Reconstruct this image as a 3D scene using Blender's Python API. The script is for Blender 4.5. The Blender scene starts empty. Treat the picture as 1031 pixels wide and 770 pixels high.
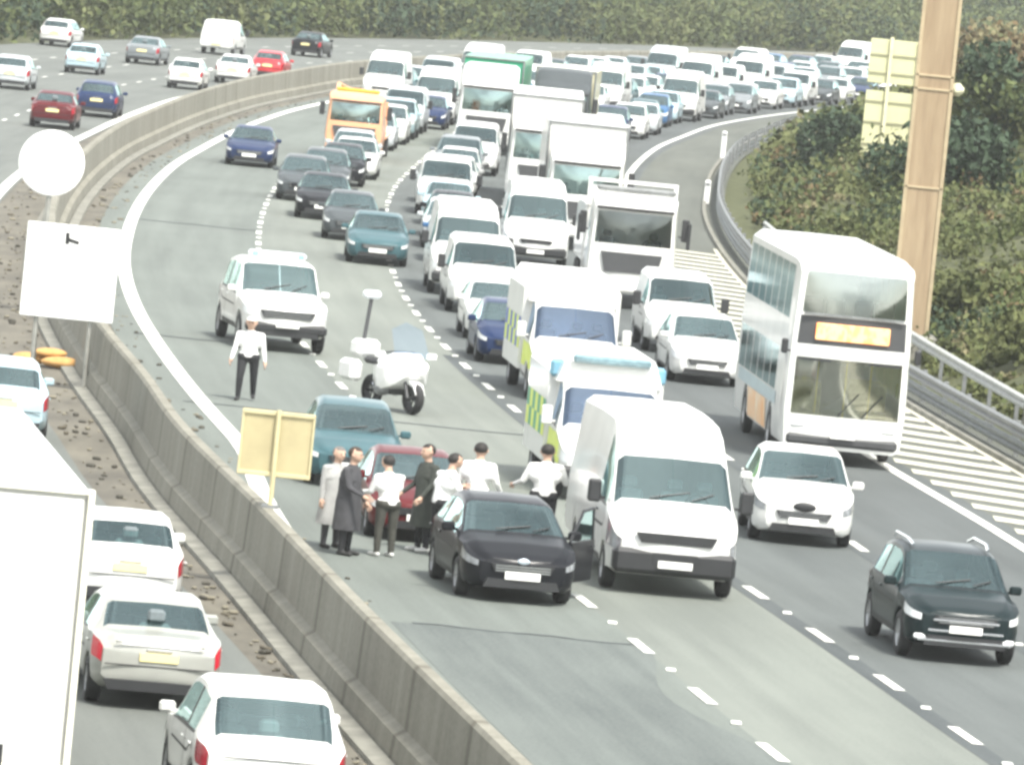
import bpy, math, random
import numpy as np
from mathutils import Vector, Matrix
random.seed(7); np.random.seed(7)
PI = math.pi
sc = bpy.context.scene
COL = sc.collection

# ------------------------------------------------------------------ camera, world, sun, exposure
cam_d = bpy.data.cameras.new('camera'); cam = bpy.data.objects.new('camera', cam_d); COL.objects.link(cam)
PITCH, ROLL, CAM_H = math.atan(505/8000), math.radians(5.7), 11.5
cam_d.sensor_width = 36; cam_d.lens = 36*8000/1031
cam_d.clip_start = 1; cam_d.clip_end = 6000
cp, sp, ca, sa = math.cos(PITCH), math.sin(PITCH), math.cos(ROLL), math.sin(ROLL)
r0, f0, u0 = Vector((1,0,0)), Vector((0,cp,-sp)), Vector((0,sp,cp))
R_, U_ = ca*r0+sa*u0, -sa*r0+ca*u0
m = Matrix((R_, U_, -f0)).transposed().to_4x4(); m.translation = Vector((0,0,CAM_H))
cam.matrix_world = m
sc.camera = cam

SUN_EL, SUN_AZ = math.radians(58), math.radians(150)      # azimuth clockwise from +Y: behind the camera, to the right
w = bpy.data.worlds.new('World'); sc.world = w; w.use_nodes = True
nt = w.node_tree; nt.nodes.clear()
sky = nt.nodes.new('ShaderNodeTexSky'); sky.sky_type = 'NISHITA'; sky.sun_disc = False
sky.sun_elevation = SUN_EL; sky.sun_rotation = SUN_AZ
hs = nt.nodes.new('ShaderNodeHueSaturation'); hs.inputs['Saturation'].default_value = 0.22
bg = nt.nodes.new('ShaderNodeBackground'); bg.inputs[1].default_value = 0.115
wo = nt.nodes.new('ShaderNodeOutputWorld')
nt.links.new(sky.outputs[0], hs.inputs['Color']); 
tcw = nt.nodes.new('ShaderNodeTexCoord'); nzw = nt.nodes.new('ShaderNodeTexNoise'); nzw.inputs['Scale'].default_value = 3.2; nzw.inputs['Detail'].default_value = 7; nzw.inputs['Roughness'].default_value = .6
rpw = nt.nodes.new('ShaderNodeValToRGB'); rpw.color_ramp.elements[0].position = .40; rpw.color_ramp.elements[1].position = .62
rpw.color_ramp.elements[0].color = (.55,.57,.57,1); rpw.color_ramp.elements[1].color = (1.75,1.72,1.62,1)
mlw = nt.nodes.new('ShaderNodeMix'); mlw.data_type = 'RGBA'; mlw.blend_type = 'MULTIPLY'; mlw.inputs[0].default_value = 1
nt.links.new(tcw.outputs['Generated'], nzw.inputs['Vector']); nt.links.new(nzw.outputs['Fac'], rpw.inputs[0]); nt.links.new(hs.outputs[0], mlw.inputs[6]); nt.links.new(rpw.outputs[0], mlw.inputs[7])      # broken cloud cover
nt.links.new(mlw.outputs[2], bg.inputs[0]); nt.links.new(bg.outputs[0], wo.inputs[0])
sd = bpy.data.lights.new('sun', 'SUN'); so = bpy.data.objects.new('sun', sd); COL.objects.link(so)
sd.energy = 2.0; sd.angle = math.radians(11); sd.color = (1.0, .96, .885)
dirv = Vector((math.sin(SUN_AZ)*math.cos(SUN_EL), math.cos(SUN_AZ)*math.cos(SUN_EL), math.sin(SUN_EL)))
so.rotation_euler = dirv.to_track_quat('Z', 'Y').to_euler(); so.location = dirv*200
vs = sc.view_settings; vs.view_transform = 'Standard'; vs.look = 'None'; vs.gamma = 1; vs.use_curve_mapping = False
vs.exposure = 1.78
HAZE = .0002
sc.cycles.filter_width = 3.0          # the soft optics of a traffic camera
sc.cycles.max_bounces = 6; sc.cycles.transparent_max_bounces = 10
sc.cycles.use_denoising = True

# ------------------------------------------------------------------ materials
MATS = {}
def mat(name, col, rough=.6, metal=0, coat=0, noise=0, scale=3, emit=0, bump=0, spec=.5, col2=None, obj=True, stretch=None):
    if name in MATS: return MATS[name]
    mt = bpy.data.materials.new(name); mt.use_nodes = True; MATS[name] = mt
    n = mt.node_tree.nodes; L = mt.node_tree.links; b = n['Principled BSDF']
    b.inputs['Base Color'].default_value = (*col, 1); b.inputs['Roughness'].default_value = rough
    b.inputs['Metallic'].default_value = metal; b.inputs['Specular IOR Level'].default_value = spec
    if coat: b.inputs['Coat Weight'].default_value = coat; b.inputs['Coat Roughness'].default_value = .08
    if emit:
        b.inputs['Emission Color'].default_value = (*col, 1); b.inputs['Emission Strength'].default_value = emit
    if noise or bump:
        tc = n.new('ShaderNodeTexCoord'); mp = n.new('ShaderNodeMapping'); nz = n.new('ShaderNodeTexNoise')
        L.new(tc.outputs['Object' if obj else 'UV'], mp.inputs[0]); L.new(mp.outputs[0], nz.inputs['Vector'])
        if stretch: mp.inputs['Scale'].default_value = stretch
        nz.inputs['Scale'].default_value = scale; nz.inputs['Detail'].default_value = 5; nz.inputs['Roughness'].default_value = .65
        if noise:
            rp = n.new('ShaderNodeValToRGB'); c2 = col2 or tuple(c*(1-noise) for c in col)
            rp.color_ramp.elements[0].position = .34; rp.color_ramp.elements[1].position = .66
            rp.color_ramp.elements[0].color = (*c2, 1); rp.color_ramp.elements[1].color = (*col, 1)
            L.new(nz.outputs['Fac'], rp.inputs[0]); L.new(rp.outputs[0], b.inputs['Base Color'])
        if bump:
            bp = n.new('ShaderNodeBump'); bp.inputs['Strength'].default_value = bump; bp.inputs['Distance'].default_value = .05
            L.new(nz.outputs['Fac'], bp.inputs['Height']); L.new(bp.outputs[0], b.inputs['Normal'])
    return mt

def glass(name, tint=(.42,.58,.58), refl=(.82,.97,.97), ior=1.7, base=.1):
    mt = bpy.data.materials.new(name); mt.use_nodes = True
    n = mt.node_tree.nodes; L = mt.node_tree.links; n.clear()
    o = n.new('ShaderNodeOutputMaterial'); mx = n.new('ShaderNodeMixShader'); t = n.new('ShaderNodeBsdfTransparent'); g = n.new('ShaderNodeBsdfGlossy')
    fr = n.new('ShaderNodeFresnel'); fr.inputs[0].default_value = ior
    ad = n.new('ShaderNodeMath'); ad.operation = 'ADD'; ad.use_clamp = True; ad.inputs[1].default_value = base
    t.inputs[0].default_value = (*tint,1); g.inputs[0].default_value = (*refl,1); g.inputs['Roughness'].default_value = .06
    L.new(fr.outputs[0], ad.inputs[0]); L.new(ad.outputs[0], mx.inputs[0]); L.new(t.outputs[0], mx.inputs[1]); L.new(g.outputs[0], mx.inputs[2]); L.new(mx.outputs[0], o.inputs[0])
    return mt
GLASS = glass('tinted_glass',(.74,.90,.88),(.74,.98,.97),1.7,.13); GLASS_DARK = glass('dark_glass', (.55,.60,.58), (.8,.88,.88), 1.55, .03)
GLASS_BLUE = glass('blue_glass', (.55,.72,1.0), (.62,.78,1), 1.7, .16)
FLASH_SCREEN = glass('flash_blue_screen', (.75,.85,.97), (.85,.93,1), 1.4, .05)  # bike screen glass, its bluish tint imitates a blue light flash

def paint(name, c, rough=.28):
    return mat(name, c, rough, 0, .3 if max(c)>.3 else .04, .14, 1.3, spec=.5 if max(c)>.3 else .12)
P = {k: paint('paint_'+k, c) for k, c in {
    'white': (.70,.70,.675), 'silver': (.50,.53,.54), 'pale blue': (.42,.55,.60), 'grey': (.20,.22,.23), 'dark grey': (.07,.08,.085),
    'black': (.012,.013,.016), 'dark blue': (.02,.035,.09), 'blue': (.05,.13,.26), 'teal': (.055,.115,.13), 'red': (.10,.010,.012), 'warm silver': (.34,.345,.315), 'lorry white': (.66,.66,.63), 'dark red': (.10,.012,.016),
    'green': (.04,.30,.17), 'orange': (.80,.40,.22), 'cream': (.70,.66,.45), 'beige': (.55,.50,.40), 'dark teal': (.012,.021,.023), 'bright red': (.5,.02,.03)}.items()}
BLACK = mat('black_plastic', (.02,.021,.023), .5, noise=.2)
DGREY = mat('dark_trim', (.05,.052,.055), .55, noise=.2)
TYRE = mat('tyre_rubber', (.022,.022,.023), .8, noise=.25, scale=8)
RIM = mat('alloy_rim', (.45,.46,.47), .35, .7, noise=.25, scale=9)
CHROME = mat('chrome', (.75,.76,.78), .15, 1, noise=.05)
LAMP = mat('headlamp_lens', (.86,.88,.88), .12, 0, .8, noise=.12, scale=14)
LAMPD = mat('smoked_headlamp', (.35,.37,.39), .15, 0, .8, noise=.5, scale=9)
TAIL = mat('tail_lens', (.42,.012,.03), .2, 0, .6, noise=.2, scale=12)
PLATE = mat('white_plate', (.84,.84,.80), .4, noise=.04)
PLATEY = mat('yellow_plate', (.80,.70,.34), .4, noise=.04)
SEAT = mat('seat_fabric', (.16,.19,.20), .9, noise=.3, scale=6)
DASH = mat('dashboard', (.05,.055,.06), .7, noise=.2)
STEEL = mat('galvanised_steel', (.23,.24,.24), .5, .3, noise=.35, scale=4)
AMBER = mat('amber_lens', (.85,.35,.03), .2, noise=.1)
BLUEL = mat('blue_beacon', (.06,.2,.7), .2, 0, .6, noise=.15, scale=9)

# ------------------------------------------------------------------ object helpers
def tag(o, label=None, cat=None, group=None, kind=None):
    if label: o['label'] = label
    if cat: o['category'] = cat
    if group: o['group'] = group
    if kind: o['kind'] = kind
    return o
def empty(name, loc=(0,0,0), rz=0):
    o = bpy.data.objects.new(name, None); COL.objects.link(o); o.location = loc; o.rotation_euler = (0,0,rz); o.empty_display_size = .3
    return o
class MB:
    def __init__(s): s.v=[]; s.f=[]; s.mi=[]; s.uv=None
    def add(s, vs, fs, mi=0):
        k=len(s.v); s.v += [tuple(p) for p in vs]; s.f += [tuple(i+k for i in f) for f in fs]; s.mi += [mi]*len(fs); return s
    def box(s, c, d, mi=0, bev=0, rot=None):
        x,y,z=(q/2 for q in d); b=min(bev, x*.9, y*.9, z*.9)
        if b<=0:
            vs=[(sx*x,sy*y,sz*z) for sx in(-1,1) for sy in(-1,1) for sz in(-1,1)]
            fs=[(0,1,3,2),(4,6,7,5),(0,4,5,1),(2,3,7,6),(0,2,6,4),(1,5,7,3)]
        else:       # chamfered box
            vs=[]; idx={}
            for sx in(-1,1):
                for sy in(-1,1):
                    for sz in(-1,1):
                        for ax in range(3):
                            p=[sx*x,sy*y,sz*z]; q=[sx*(x-b),sy*(y-b),sz*(z-b)]; q[ax]=p[ax]; idx[(sx,sy,sz,ax)]=len(vs); vs.append(tuple(q))
            fs=[]
            for ax in range(3):
                o1,o2=[a for a in range(3) if a!=ax]
                for sg in(-1,1):
                    loop=[]
                    for a,bb in((-1,-1),(1,-1),(1,1),(-1,1)):
                        t=[0,0,0]; t[ax]=sg; t[o1]=a; t[o2]=bb; loop.append(idx[(*t,ax)])
                    fs.append(tuple(loop))
                for a in(-1,1):
                    for bb in(-1,1):
                        t0=[0,0,0]; t0[o1]=a; t0[o2]=bb; t1=list(t0); t0[ax]=-1; t1[ax]=1
                        fs.append((idx[(*t0,o1)],idx[(*t1,o1)],idx[(*t1,o2)],idx[(*t0,o2)]))
            for sx in(-1,1):
                for sy in(-1,1):
                    for sz in(-1,1): fs.append(tuple(idx[(sx,sy,sz,a)] for a in range(3)))
        M = rot or Matrix.Identity(3)
        return s.add([tuple(M@Vector(p)+Vector(c)) for p in vs], fs, mi)
    def tube(s, pts, r, n=8, mi=0, cap=True):
        pts=[Vector(p) for p in pts]; rs = r if isinstance(r,(list,tuple)) else [r]*len(pts)
        k=len(s.v); up=None
        for i,p in enumerate(pts):
            d=(pts[min(i+1,len(pts)-1)]-pts[max(i-1,0)]).normalized()
            if up is None: up = Vector((0,0,1)) if abs(d.z)<.9 else Vector((1,0,0))
            a=d.cross(up).normalized(); b=a.cross(d).normalized(); up=b
            for j in range(n):
                t=2*PI*j/n; s.v.append(tuple(p+rs[i]*(math.cos(t)*a+math.sin(t)*b)))
        for i in range(len(pts)-1):
            for j in range(n):
                s.f.append((k+i*n+j,k+i*n+(j+1)%n,k+(i+1)*n+(j+1)%n,k+(i+1)*n+j)); s.mi.append(mi)
        if cap:
            s.f.append(tuple(k+j for j in range(n))[::-1]); s.f.append(tuple(k+(len(pts)-1)*n+j for j in range(n))); s.mi+=[mi,mi]
        return s
    def lathe(s, prof, c, axis='x', n=24, mi=0):
        k=len(s.v)
        for (a,r) in prof:
            for j in range(n):
                t=2*PI*j/n; u,w_=r*math.cos(t),r*math.sin(t)
                p=(a,u,w_) if axis=='x' else ((u,w_,a) if axis=='z' else (u,a,w_))
                s.v.append((p[0]+c[0],p[1]+c[1],p[2]+c[2]))
        for i in range(len(prof)-1):
            for j in range(n):
                s.f.append((k+i*n+j,k+i*n+(j+1)%n,k+(i+1)*n+(j+1)%n,k+(i+1)*n+j)); s.mi.append(mi)
        return s
    def sphere(s, c, r, n=10, mi=0, sc_=(1,1,1)):
        prof=[(math.cos(PI*i/n)*r, max(1e-4,math.sin(PI*i/n)*r)) for i in range(n+1)]
        k=len(s.v); s.lathe(prof,(0,0,0),'z',n+4,mi)
        s.v[k:]=[(p[0]*sc_[0]+c[0],p[1]*sc_[1]+c[1],p[2]*sc_[2]+c[2]) for p in s.v[k:]]
        return s
    def prism(s, poly, h0, h1, axis='z', mi=0):
        n=len(poly)
        def P3(p,h): return (p[0],p[1],h) if axis=='z' else ((h,p[0],p[1]) if axis=='x' else (p[0],h,p[1]))
        vs=[P3(p,h0) for p in poly]+[P3(p,h1) for p in poly]
        fs=[tuple(range(n))[::-1],tuple(range(n,2*n))]+[(i,(i+1)%n,n+(i+1)%n,n+i) for i in range(n)]
        return s.add(vs,fs,mi)
    def build(s, name, mats, parent=None, smooth=False, loc=None):
        me=bpy.data.meshes.new(name); me.from_pydata(s.v,[],s.f)
        for q in (mats if isinstance(mats,(list,tuple)) else [mats]): me.materials.append(q)
        if any(s.mi): me.polygons.foreach_set('material_index', s.mi)
        if s.uv is not None:
            l=me.uv_layers.new(name='UVMap'); ids=np.zeros(len(me.loops),dtype=np.int32); me.loops.foreach_get('vertex_index',ids)
            l.data.foreach_set('uv', np.array(s.uv,dtype=np.float32)[ids].ravel())
        me.validate()
        bm_fix(me)
        if smooth:
            me.polygons.foreach_set('use_smooth',[True]*len(me.polygons))
            me.set_sharp_from_angle(angle=math.radians(42 if smooth is True else smooth))
        me.update()
        o=bpy.data.objects.new(name,me); COL.objects.link(o)
        if parent: o.parent=parent
        if loc: o.location=loc
        return o
import bmesh
def bm_fix(me):
    if len(me.polygons)>60000: return
    b=bmesh.new(); b.from_mesh(me); bmesh.ops.recalc_face_normals(b, faces=b.faces); b.to_mesh(me); b.free()

KIDS={}
def copy_tree(o, parent=None, repaint=None):
    c=o.copy(); COL.objects.link(c)
    if parent is not None:
        c.parent=parent; c.matrix_parent_inverse=o.matrix_parent_inverse
    if repaint and o.type=='MESH':
        for i,sl in enumerate(o.material_slots):
            if sl.material and sl.material.name.startswith('paint_'):
                c.material_slots[i].link='OBJECT'; c.material_slots[i].material=repaint
    for k in list(o.children): copy_tree(k,c,repaint)
    return c
def pchip(pts):
    xs=np.array([p[0] for p in pts],float); ys=np.array([p[1] for p in pts],float)
    h=np.diff(xs); d=np.diff(ys)/h; mm=np.zeros(len(xs)); mm[0]=d[0]; mm[-1]=d[-1]
    for i in range(1,len(xs)-1): mm[i]=(d[i-1]*h[i]+d[i]*h[i-1])/(h[i-1]+h[i])
    def f(t):
        i=int(min(max(np.searchsorted(xs,t)-1,0),len(xs)-2)); 
        if t<xs[0]: return ys[0]+mm[0]*(t-xs[0])
        if t>xs[-1]: return ys[-1]+mm[-1]*(t-xs[-1])
        u=(t-xs[i])/h[i]
        return ((1+2*u)*(1-u)**2*ys[i]+u*(1-u)**2*h[i]*mm[i]+u*u*(3-2*u)*ys[i+1]+u*u*(u-1)*h[i]*mm[i+1])
    return f

# ------------------------------------------------------------------ road geometry (metres; camera above the origin, road runs away along +Y)
edge4=pchip([(60,7.0),(70,5.6),(90,2.95),(108,.55),(125,-1.6),(142,-3.8),(153,-4.95),(167,-6.55),(182,-8.1),(195,-9.3),(214,-10.7),(234,-11.7),(254,-12.4),(274,-12.8),(290,-12.9),
    (305,-12.75),(338,-12.1),(365,-11.0),(381,-9.95),(406,-8.1),(430,-5.4),(456,-1.8),(500,6),(560,20),(640,45),(760,98)])
roadw=pchip([(60,13.7),(140,14.2),(222,15.3),(306,16.2),(400,17.1),(456,17.6),(760,18)])
def lane_x(y, f): return edge4(y)+roadw(y)*f
def slope(y, f=.5): return (lane_x(y+2,f)-lane_x(y-2,f))/4
def rail_x(y): return lane_x(y,1)+3.75
def barr_x(y): return edge4(y)-2.1
medw=pchip([(60,3.0),(100,3.3),(130,3.7),(165,4.1),(250,4.4),(309,4.6),(362,5.3),(450,6.5),(760,7)])
def edgeL(y): return edge4(y)-medw(y)
YS=[60+5*i for i in range(141)]

def ribbon(mb, fa, fb, y0, y1, z, step=4, mi=0, uv=True):
    n=max(1,int(math.ceil((y1-y0)/step))); k=len(mb.v)
    if mb.uv is None: mb.uv=[]
    for i in range(n+1):
        y=y0+(y1-y0)*i/n; a,b=fa(y),fb(y)
        mb.v += [(a,y,z),(b,y,z)]; mb.uv += [(a-edge4(y),y),(b-edge4(y),y)]
    for i in range(n): mb.f.append((k+2*i,k+2*i+1,k+2*i+3,k+2*i+2)); mb.mi.append(mi)

def asphalt(name, c, dark, streak=.35, seed=0):
    """worn road surface: aggregate grain, long wheel-track polish along the travel direction, patchy stains"""
    mt=bpy.data.materials.new(name); mt.use_nodes=True; n=mt.node_tree.nodes; L=mt.node_tree.links; b=n['Principled BSDF']
    b.inputs['Roughness'].default_value=.82; b.inputs['Specular IOR Level'].default_value=.3
    tc=n.new('ShaderNodeTexCoord')
    def nz(scale, mpscale, det=4, src='UV'):
        mp=n.new('ShaderNodeMapping'); mp.inputs['Scale'].default_value=mpscale; mp.inputs['Location'].default_value=(seed,seed*2,0)
        q=n.new('ShaderNodeTexNoise'); q.inputs['Scale'].default_value=scale; q.inputs['Detail'].default_value=det; q.inputs['Roughness'].default_value=.6
        L.new(tc.outputs[src],mp.inputs[0]); L.new(mp.outputs[0],q.inputs['Vector']); return q
    a=nz(1.0,(1.6,.05,1)); s=nz(.5,(.5,.16,1),6); g=nz(14,(1,1,1),3)
    mx=n.new('ShaderNodeMix'); mx.data_type='FLOAT'; mx.inputs[0].default_value=.5; L.new(a.outputs['Fac'],mx.inputs[2]); L.new(s.outputs['Fac'],mx.inputs[3])
    m2=n.new('ShaderNodeMix'); m2.data_type='FLOAT'; m2.inputs[0].default_value=.3; L.new(mx.outputs[0],m2.inputs[2]); L.new(g.outputs['Fac'],m2.inputs[3])
    rp=n.new('ShaderNodeValToRGB'); rp.color_ramp.elements[0].position=.41; rp.color_ramp.elements[1].position=.58
    rp.color_ramp.elements[0].color=(*dark,1); rp.color_ramp.elements[1].color=(*c,1)
    L.new(m2.outputs[0],rp.inputs[0]); L.new(rp.outputs[0],b.inputs['Base Color'])
    bp=n.new('ShaderNodeBump'); bp.inputs['Strength'].default_value=.25; bp.inputs['Distance'].default_value=.02; L.new(g.outputs['Fac'],bp.inputs['Height']); L.new(bp.outputs[0],b.inputs['Normal'])
    return mt
AS4=asphalt('asphalt_worn_pale',(.150,.168,.152),(.108,.121,.110),seed=1)
AS3=asphalt('asphalt_concrete_pale',(.175,.190,.168),(.130,.142,.127),seed=3)
AS2=asphalt('asphalt_grey',(.108,.120,.116),(.074,.083,.081),seed=5)
AS1=asphalt('asphalt_dark',(.096,.106,.105),(.066,.074,.073),seed=7)
ASH=asphalt('asphalt_shoulder',(.115,.122,.105),(.082,.088,.076),seed=9)
ASL=asphalt('asphalt_left_road',(.140,.150,.138),(.100,.108,.100),seed=11)
ASP=asphalt('asphalt_patch',(.128,.144,.134),(.072,.083,.080),seed=13)
ASP2=asphalt('asphalt_deep_patch',(.082,.092,.092),(.052,.060,.062),seed=17)
LINE=mat('road_paint',(.78,.78,.72),.6,noise=.25,scale=2.2)
CREAMLINE=mat('worn_road_paint',(.62,.60,.48),.65,noise=.35,scale=2.0)
SOIL=mat('median_soil',(.150,.138,.108),.95,noise=.5,scale=.9,bump=.6,col2=(.078,.072,.058),stretch=(1,.28,1))
GRASSM=mat('verge_grass',(.095,.102,.040),.95,noise=.5,scale=2.6,bump=1,col2=(.046,.054,.022))

# ground sheet to the horizon
mb=MB(); mb.add([(-3000,-200,-.35),(3000,-200,-.35),(3000,5000,-.35),(-3000,5000,-.35)],[(0,1,2,3)])
tag(mb.build('ground',GRASSM),kind='structure')
mb=MB()
for i,q in enumerate((0,1,2,3)):
    a,b=q/4,(q+1)/4
    f_a=(lambda y,a=a: lane_x(y,a)-(0.9 if a==0 else 0)); f_b=(lambda y,b=b: lane_x(y,b)+(.5 if b==1 else 0))
    ribbon(mb,f_a,f_b,-220,760,0,4,i)
ribbon(mb,lambda y:lane_x(y,1)+.5,lambda y:rail_x(y)+.25,-220,760,0,4,4)
tag(mb.build('motorway_road',[AS4,AS3,AS2,AS1,ASH]),kind='structure')
mb=MB(); ribbon(mb,lambda y:edgeL(y)-16.5,lambda y:edgeL(y)+.25,-220,760,0,4)
tag(mb.build('opposite_road',ASL),kind='structure')
mb=MB(); ribbon(mb,lambda y:edgeL(y)+.25,lambda y:edge4(y)-.9,-220,760,-.01,4)
tag(mb.build('median',SOIL),kind='structure')
# repairs in the surface
mb=MB()
ribbon(mb,lambda y:edge4(y)-.35,lambda y:lane_x(y,.25)-.25-.35*math.sin(y*.4),97,121.4,.004,1.2,0)
ribbon(mb,lambda y:lane_x(y,.48),lambda y:lane_x(y,.505),97,190,.004,3,1)
ribbon(mb,lambda y:lane_x(y,.735),lambda y:lane_x(y,.76),97,180,.004,3,1)
tag(mb.build('road_repair_patches',[ASP,ASP2]),kind='structure')
mb=MB()
for y0,fa,fb,wd in ((165.2,-.03,.49,.22),(121.5,0,.25,.16),(186.5,-.03,.25,.3),(243,-.02,.25,.3),(146,.5,.75,.1)):
    k=len(mb.v)
    for i in range(9):
        f=fa+(fb-fa)*i/8; y=y0+.12*math.sin(i*1.7); x=lane_x(y0,f)
        mb.v+=[(x,y-wd/2,.0085),(x,y+wd/2,.0085)]
    for i in range(8): mb.f.append((k+2*i,k+2*i+2,k+2*i+3,k+2*i+1)); mb.mi.append(0)
tag(mb.build('road_joint_seams',ASP2),kind='structure')
# painted markings
mb=MB(); Z1=.012
eo=lambda y:-.66*min(1,max(0,(154-y)/20))
ribbon(mb,lambda y:edge4(y)-.19+eo(y),lambda y:edge4(y)+.17+eo(y),60,760,Z1,3)
ribbon(mb,lambda y:lane_x(y,1)-.13,lambda y:lane_x(y,1)+.13,60,760,Z1,3)
ribbon(mb,lambda y:edgeL(y)-.2,lambda y:edgeL(y)+.16,172,760,Z1,3)
for f,ph in ((.25,108.),(.5,112.8),(.75,111.3)):
    y=ph-6.7*6
    while y<640:
        wd=.085
        ribbon(mb,lambda q:lane_x(q,f)-wd,lambda q:lane_x(q,f)+wd,y-1.05,y+1.05,Z1,1.1)
        y+=6.7
for k in (1,2,3):
    y=100
    while y<700:
        ribbon(mb,lambda q:edgeL(q)-3.75*k-.07,lambda q:edgeL(q)-3.75*k+.07,y-1,y+1,Z1,1.1); y+=6.7
tag(mb.build('lane_markings',LINE),kind='structure')
mb=MB(); y=100
hx0=lambda q:lane_x(q,1)+.45
hx1=lambda q:rail_x(q)-.75
while y<262:
    n=6; k=len(mb.v)
    for i in range(n+1):
        u=i/n; yy=y-u*2.2; x=hx0(yy)+(hx1(yy)-hx0(yy))*u
        mb.v+=[(x,yy-.62,Z1),(x,yy+.62,Z1)]
    for i in range(n): mb.f.append((k+2*i,k+2*i+2,k+2*i+3,k+2*i+1)); mb.mi.append(0)
    y+=2.75
ribbon(mb,lambda q:hx1(q)+.0,lambda q:hx1(q)+.16,99,262,Z1+.004,3)
k=len(mb.v); mb.uv=None
tag(mb.build('shoulder_hatching',CREAMLINE),kind='structure')
mb=MB()
for f,ph in ((.25,108.),(.5,112.8),(.75,111.3)):
    y=ph-6.7*2+3.35
    while y<420:
        mb.box((lane_x(y,f),y,.016),(.15,.26,.03),0,.01); y+=6.7
tag(mb.build('road_studs',mat('stud_white',(.8,.8,.74),.4,noise=.1)),kind='structure')

# central concrete barrier: stepped profile swept along the median
def sweep(mb, prof, fx, y0, y1, step, closed=True, mi=0):
    n=int(math.ceil((y1-y0)/step)); k=len(mb.v); N=len(prof)
    if mb.uv is None: mb.uv=[]
    for i in range(n+1):
        y=y0+(y1-y0)*i/n; d=Vector((1,-(fx(y+.5)-fx(y-.5)),0)).normalized()
        for j,(px,pz) in enumerate(prof):
            mb.v.append((fx(y)+px*d.x,y+px*d.y,pz)); mb.uv.append((y,pz+.3*j))
    for i in range(n):
        for j in range(N if closed else N-1):
            j2=(j+1)%N; mb.f.append((k+i*N+j,k+i*N+j2,k+(i+1)*N+j2,k+(i+1)*N+j)); mb.mi.append(mi)
    if closed:
        mb.f.append(tuple(k+j for j in range(N))); mb.f.append(tuple(k+n*N+j for j in range(N))[::-1]); mb.mi+=[mi,mi]
def barrier_mat():
    mt=bpy.data.materials.new('weathered_concrete'); mt.use_nodes=True; n=mt.node_tree.nodes; L=mt.node_tree.links; b=n['Principled BSDF']; b.inputs['Roughness'].default_value=.9
    tc=n.new('ShaderNodeTexCoord'); mp=n.new('ShaderNodeMapping'); mp.inputs['Scale'].default_value=(1.1,.12,1); L.new(tc.outputs['UV'],mp.inputs[0])
    s=n.new('ShaderNodeTexNoise'); s.inputs['Scale'].default_value=1.0; s.inputs['Detail'].default_value=6; s.inputs['Roughness'].default_value=.7; L.new(mp.outputs[0],s.inputs['Vector'])
    g=n.new('ShaderNodeTexNoise'); g.inputs['Scale'].default_value=9; L.new(tc.outputs['UV'],g.inputs['Vector'])
    w2=n.new('ShaderNodeTexWave'); w2.bands_direction='X'; w2.inputs['Scale'].default_value=2*PI/20/6.0; w2.inputs['Distortion'].default_value=.0; L.new(tc.outputs['UV'],w2.inputs['Vector'])
    mx=n.new('ShaderNodeMix'); mx.data_type='FLOAT'; mx.inputs[0].default_value=.3; L.new(s.outputs['Fac'],mx.inputs[2]); L.new(g.outputs['Fac'],mx.inputs[3])
    rp=n.new('ShaderNodeValToRGB'); e=rp.color_ramp.elements; e[0].position=.33; e[1].position=.66; e[0].color=(.135,.128,.100,1); e[1].color=(.250,.240,.198,1)
    L.new(mx.outputs[0],rp.inputs[0])
    r2=n.new('ShaderNodeValToRGB'); e=r2.color_ramp.elements; e[0].position=.0; e[1].position=.012; e[0].color=(.6,.58,.54,1); e[1].color=(1,1,1,1); L.new(w2.outputs['Fac'],r2.inputs[0])
    ml=n.new('ShaderNodeMix'); ml.data_type='RGBA'; ml.blend_type='MULTIPLY'; ml.inputs[0].default_value=1; L.new(rp.outputs[0],ml.inputs[6]); L.new(r2.outputs[0],ml.inputs[7])
    L.new(ml.outputs[2],b.inputs['Base Color']); return mt
CONC=barrier_mat()
CONCP=mat('pale_concrete',(.24,.235,.20),.9,noise=.45,scale=1.5)
bar=empty('concrete_barrier',(barr_x(130),130,0)); tag(bar,'long weathered grey concrete step barrier curving along the central median','barrier')
def child(mb,name,mats,par,smooth=False):      # mesh given in world coordinates, parented to a moved empty
    mb.v=[(x-par.location.x,y-par.location.y,z-par.location.z) for x,y,z in mb.v]
    return mb.build(name,mats,par,smooth)
mb=MB(); sweep(mb,[(-.34,0),(-.30,.38),(-.16,.46),(-.12,1.24),(-.08,1.30),(.08,1.30),(.12,1.24),(.16,.46),(.30,.38),(.34,0)],barr_x,62,660,2); child(mb,'wall',CONC,bar)
mb=MB(); sweep(mb,[(-.62,-.02),(-.62,.07),(-.36,.10),(-.36,-.02)],barr_x,62,660,2); child(mb,'footing',CONCP,bar)
mb=MB(); sweep(mb,[(.36,-.02),(.36,.10),(.62,.07),(.62,-.02)],barr_x,62,660,2); child(mb,'footing',CONCP,bar)

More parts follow.
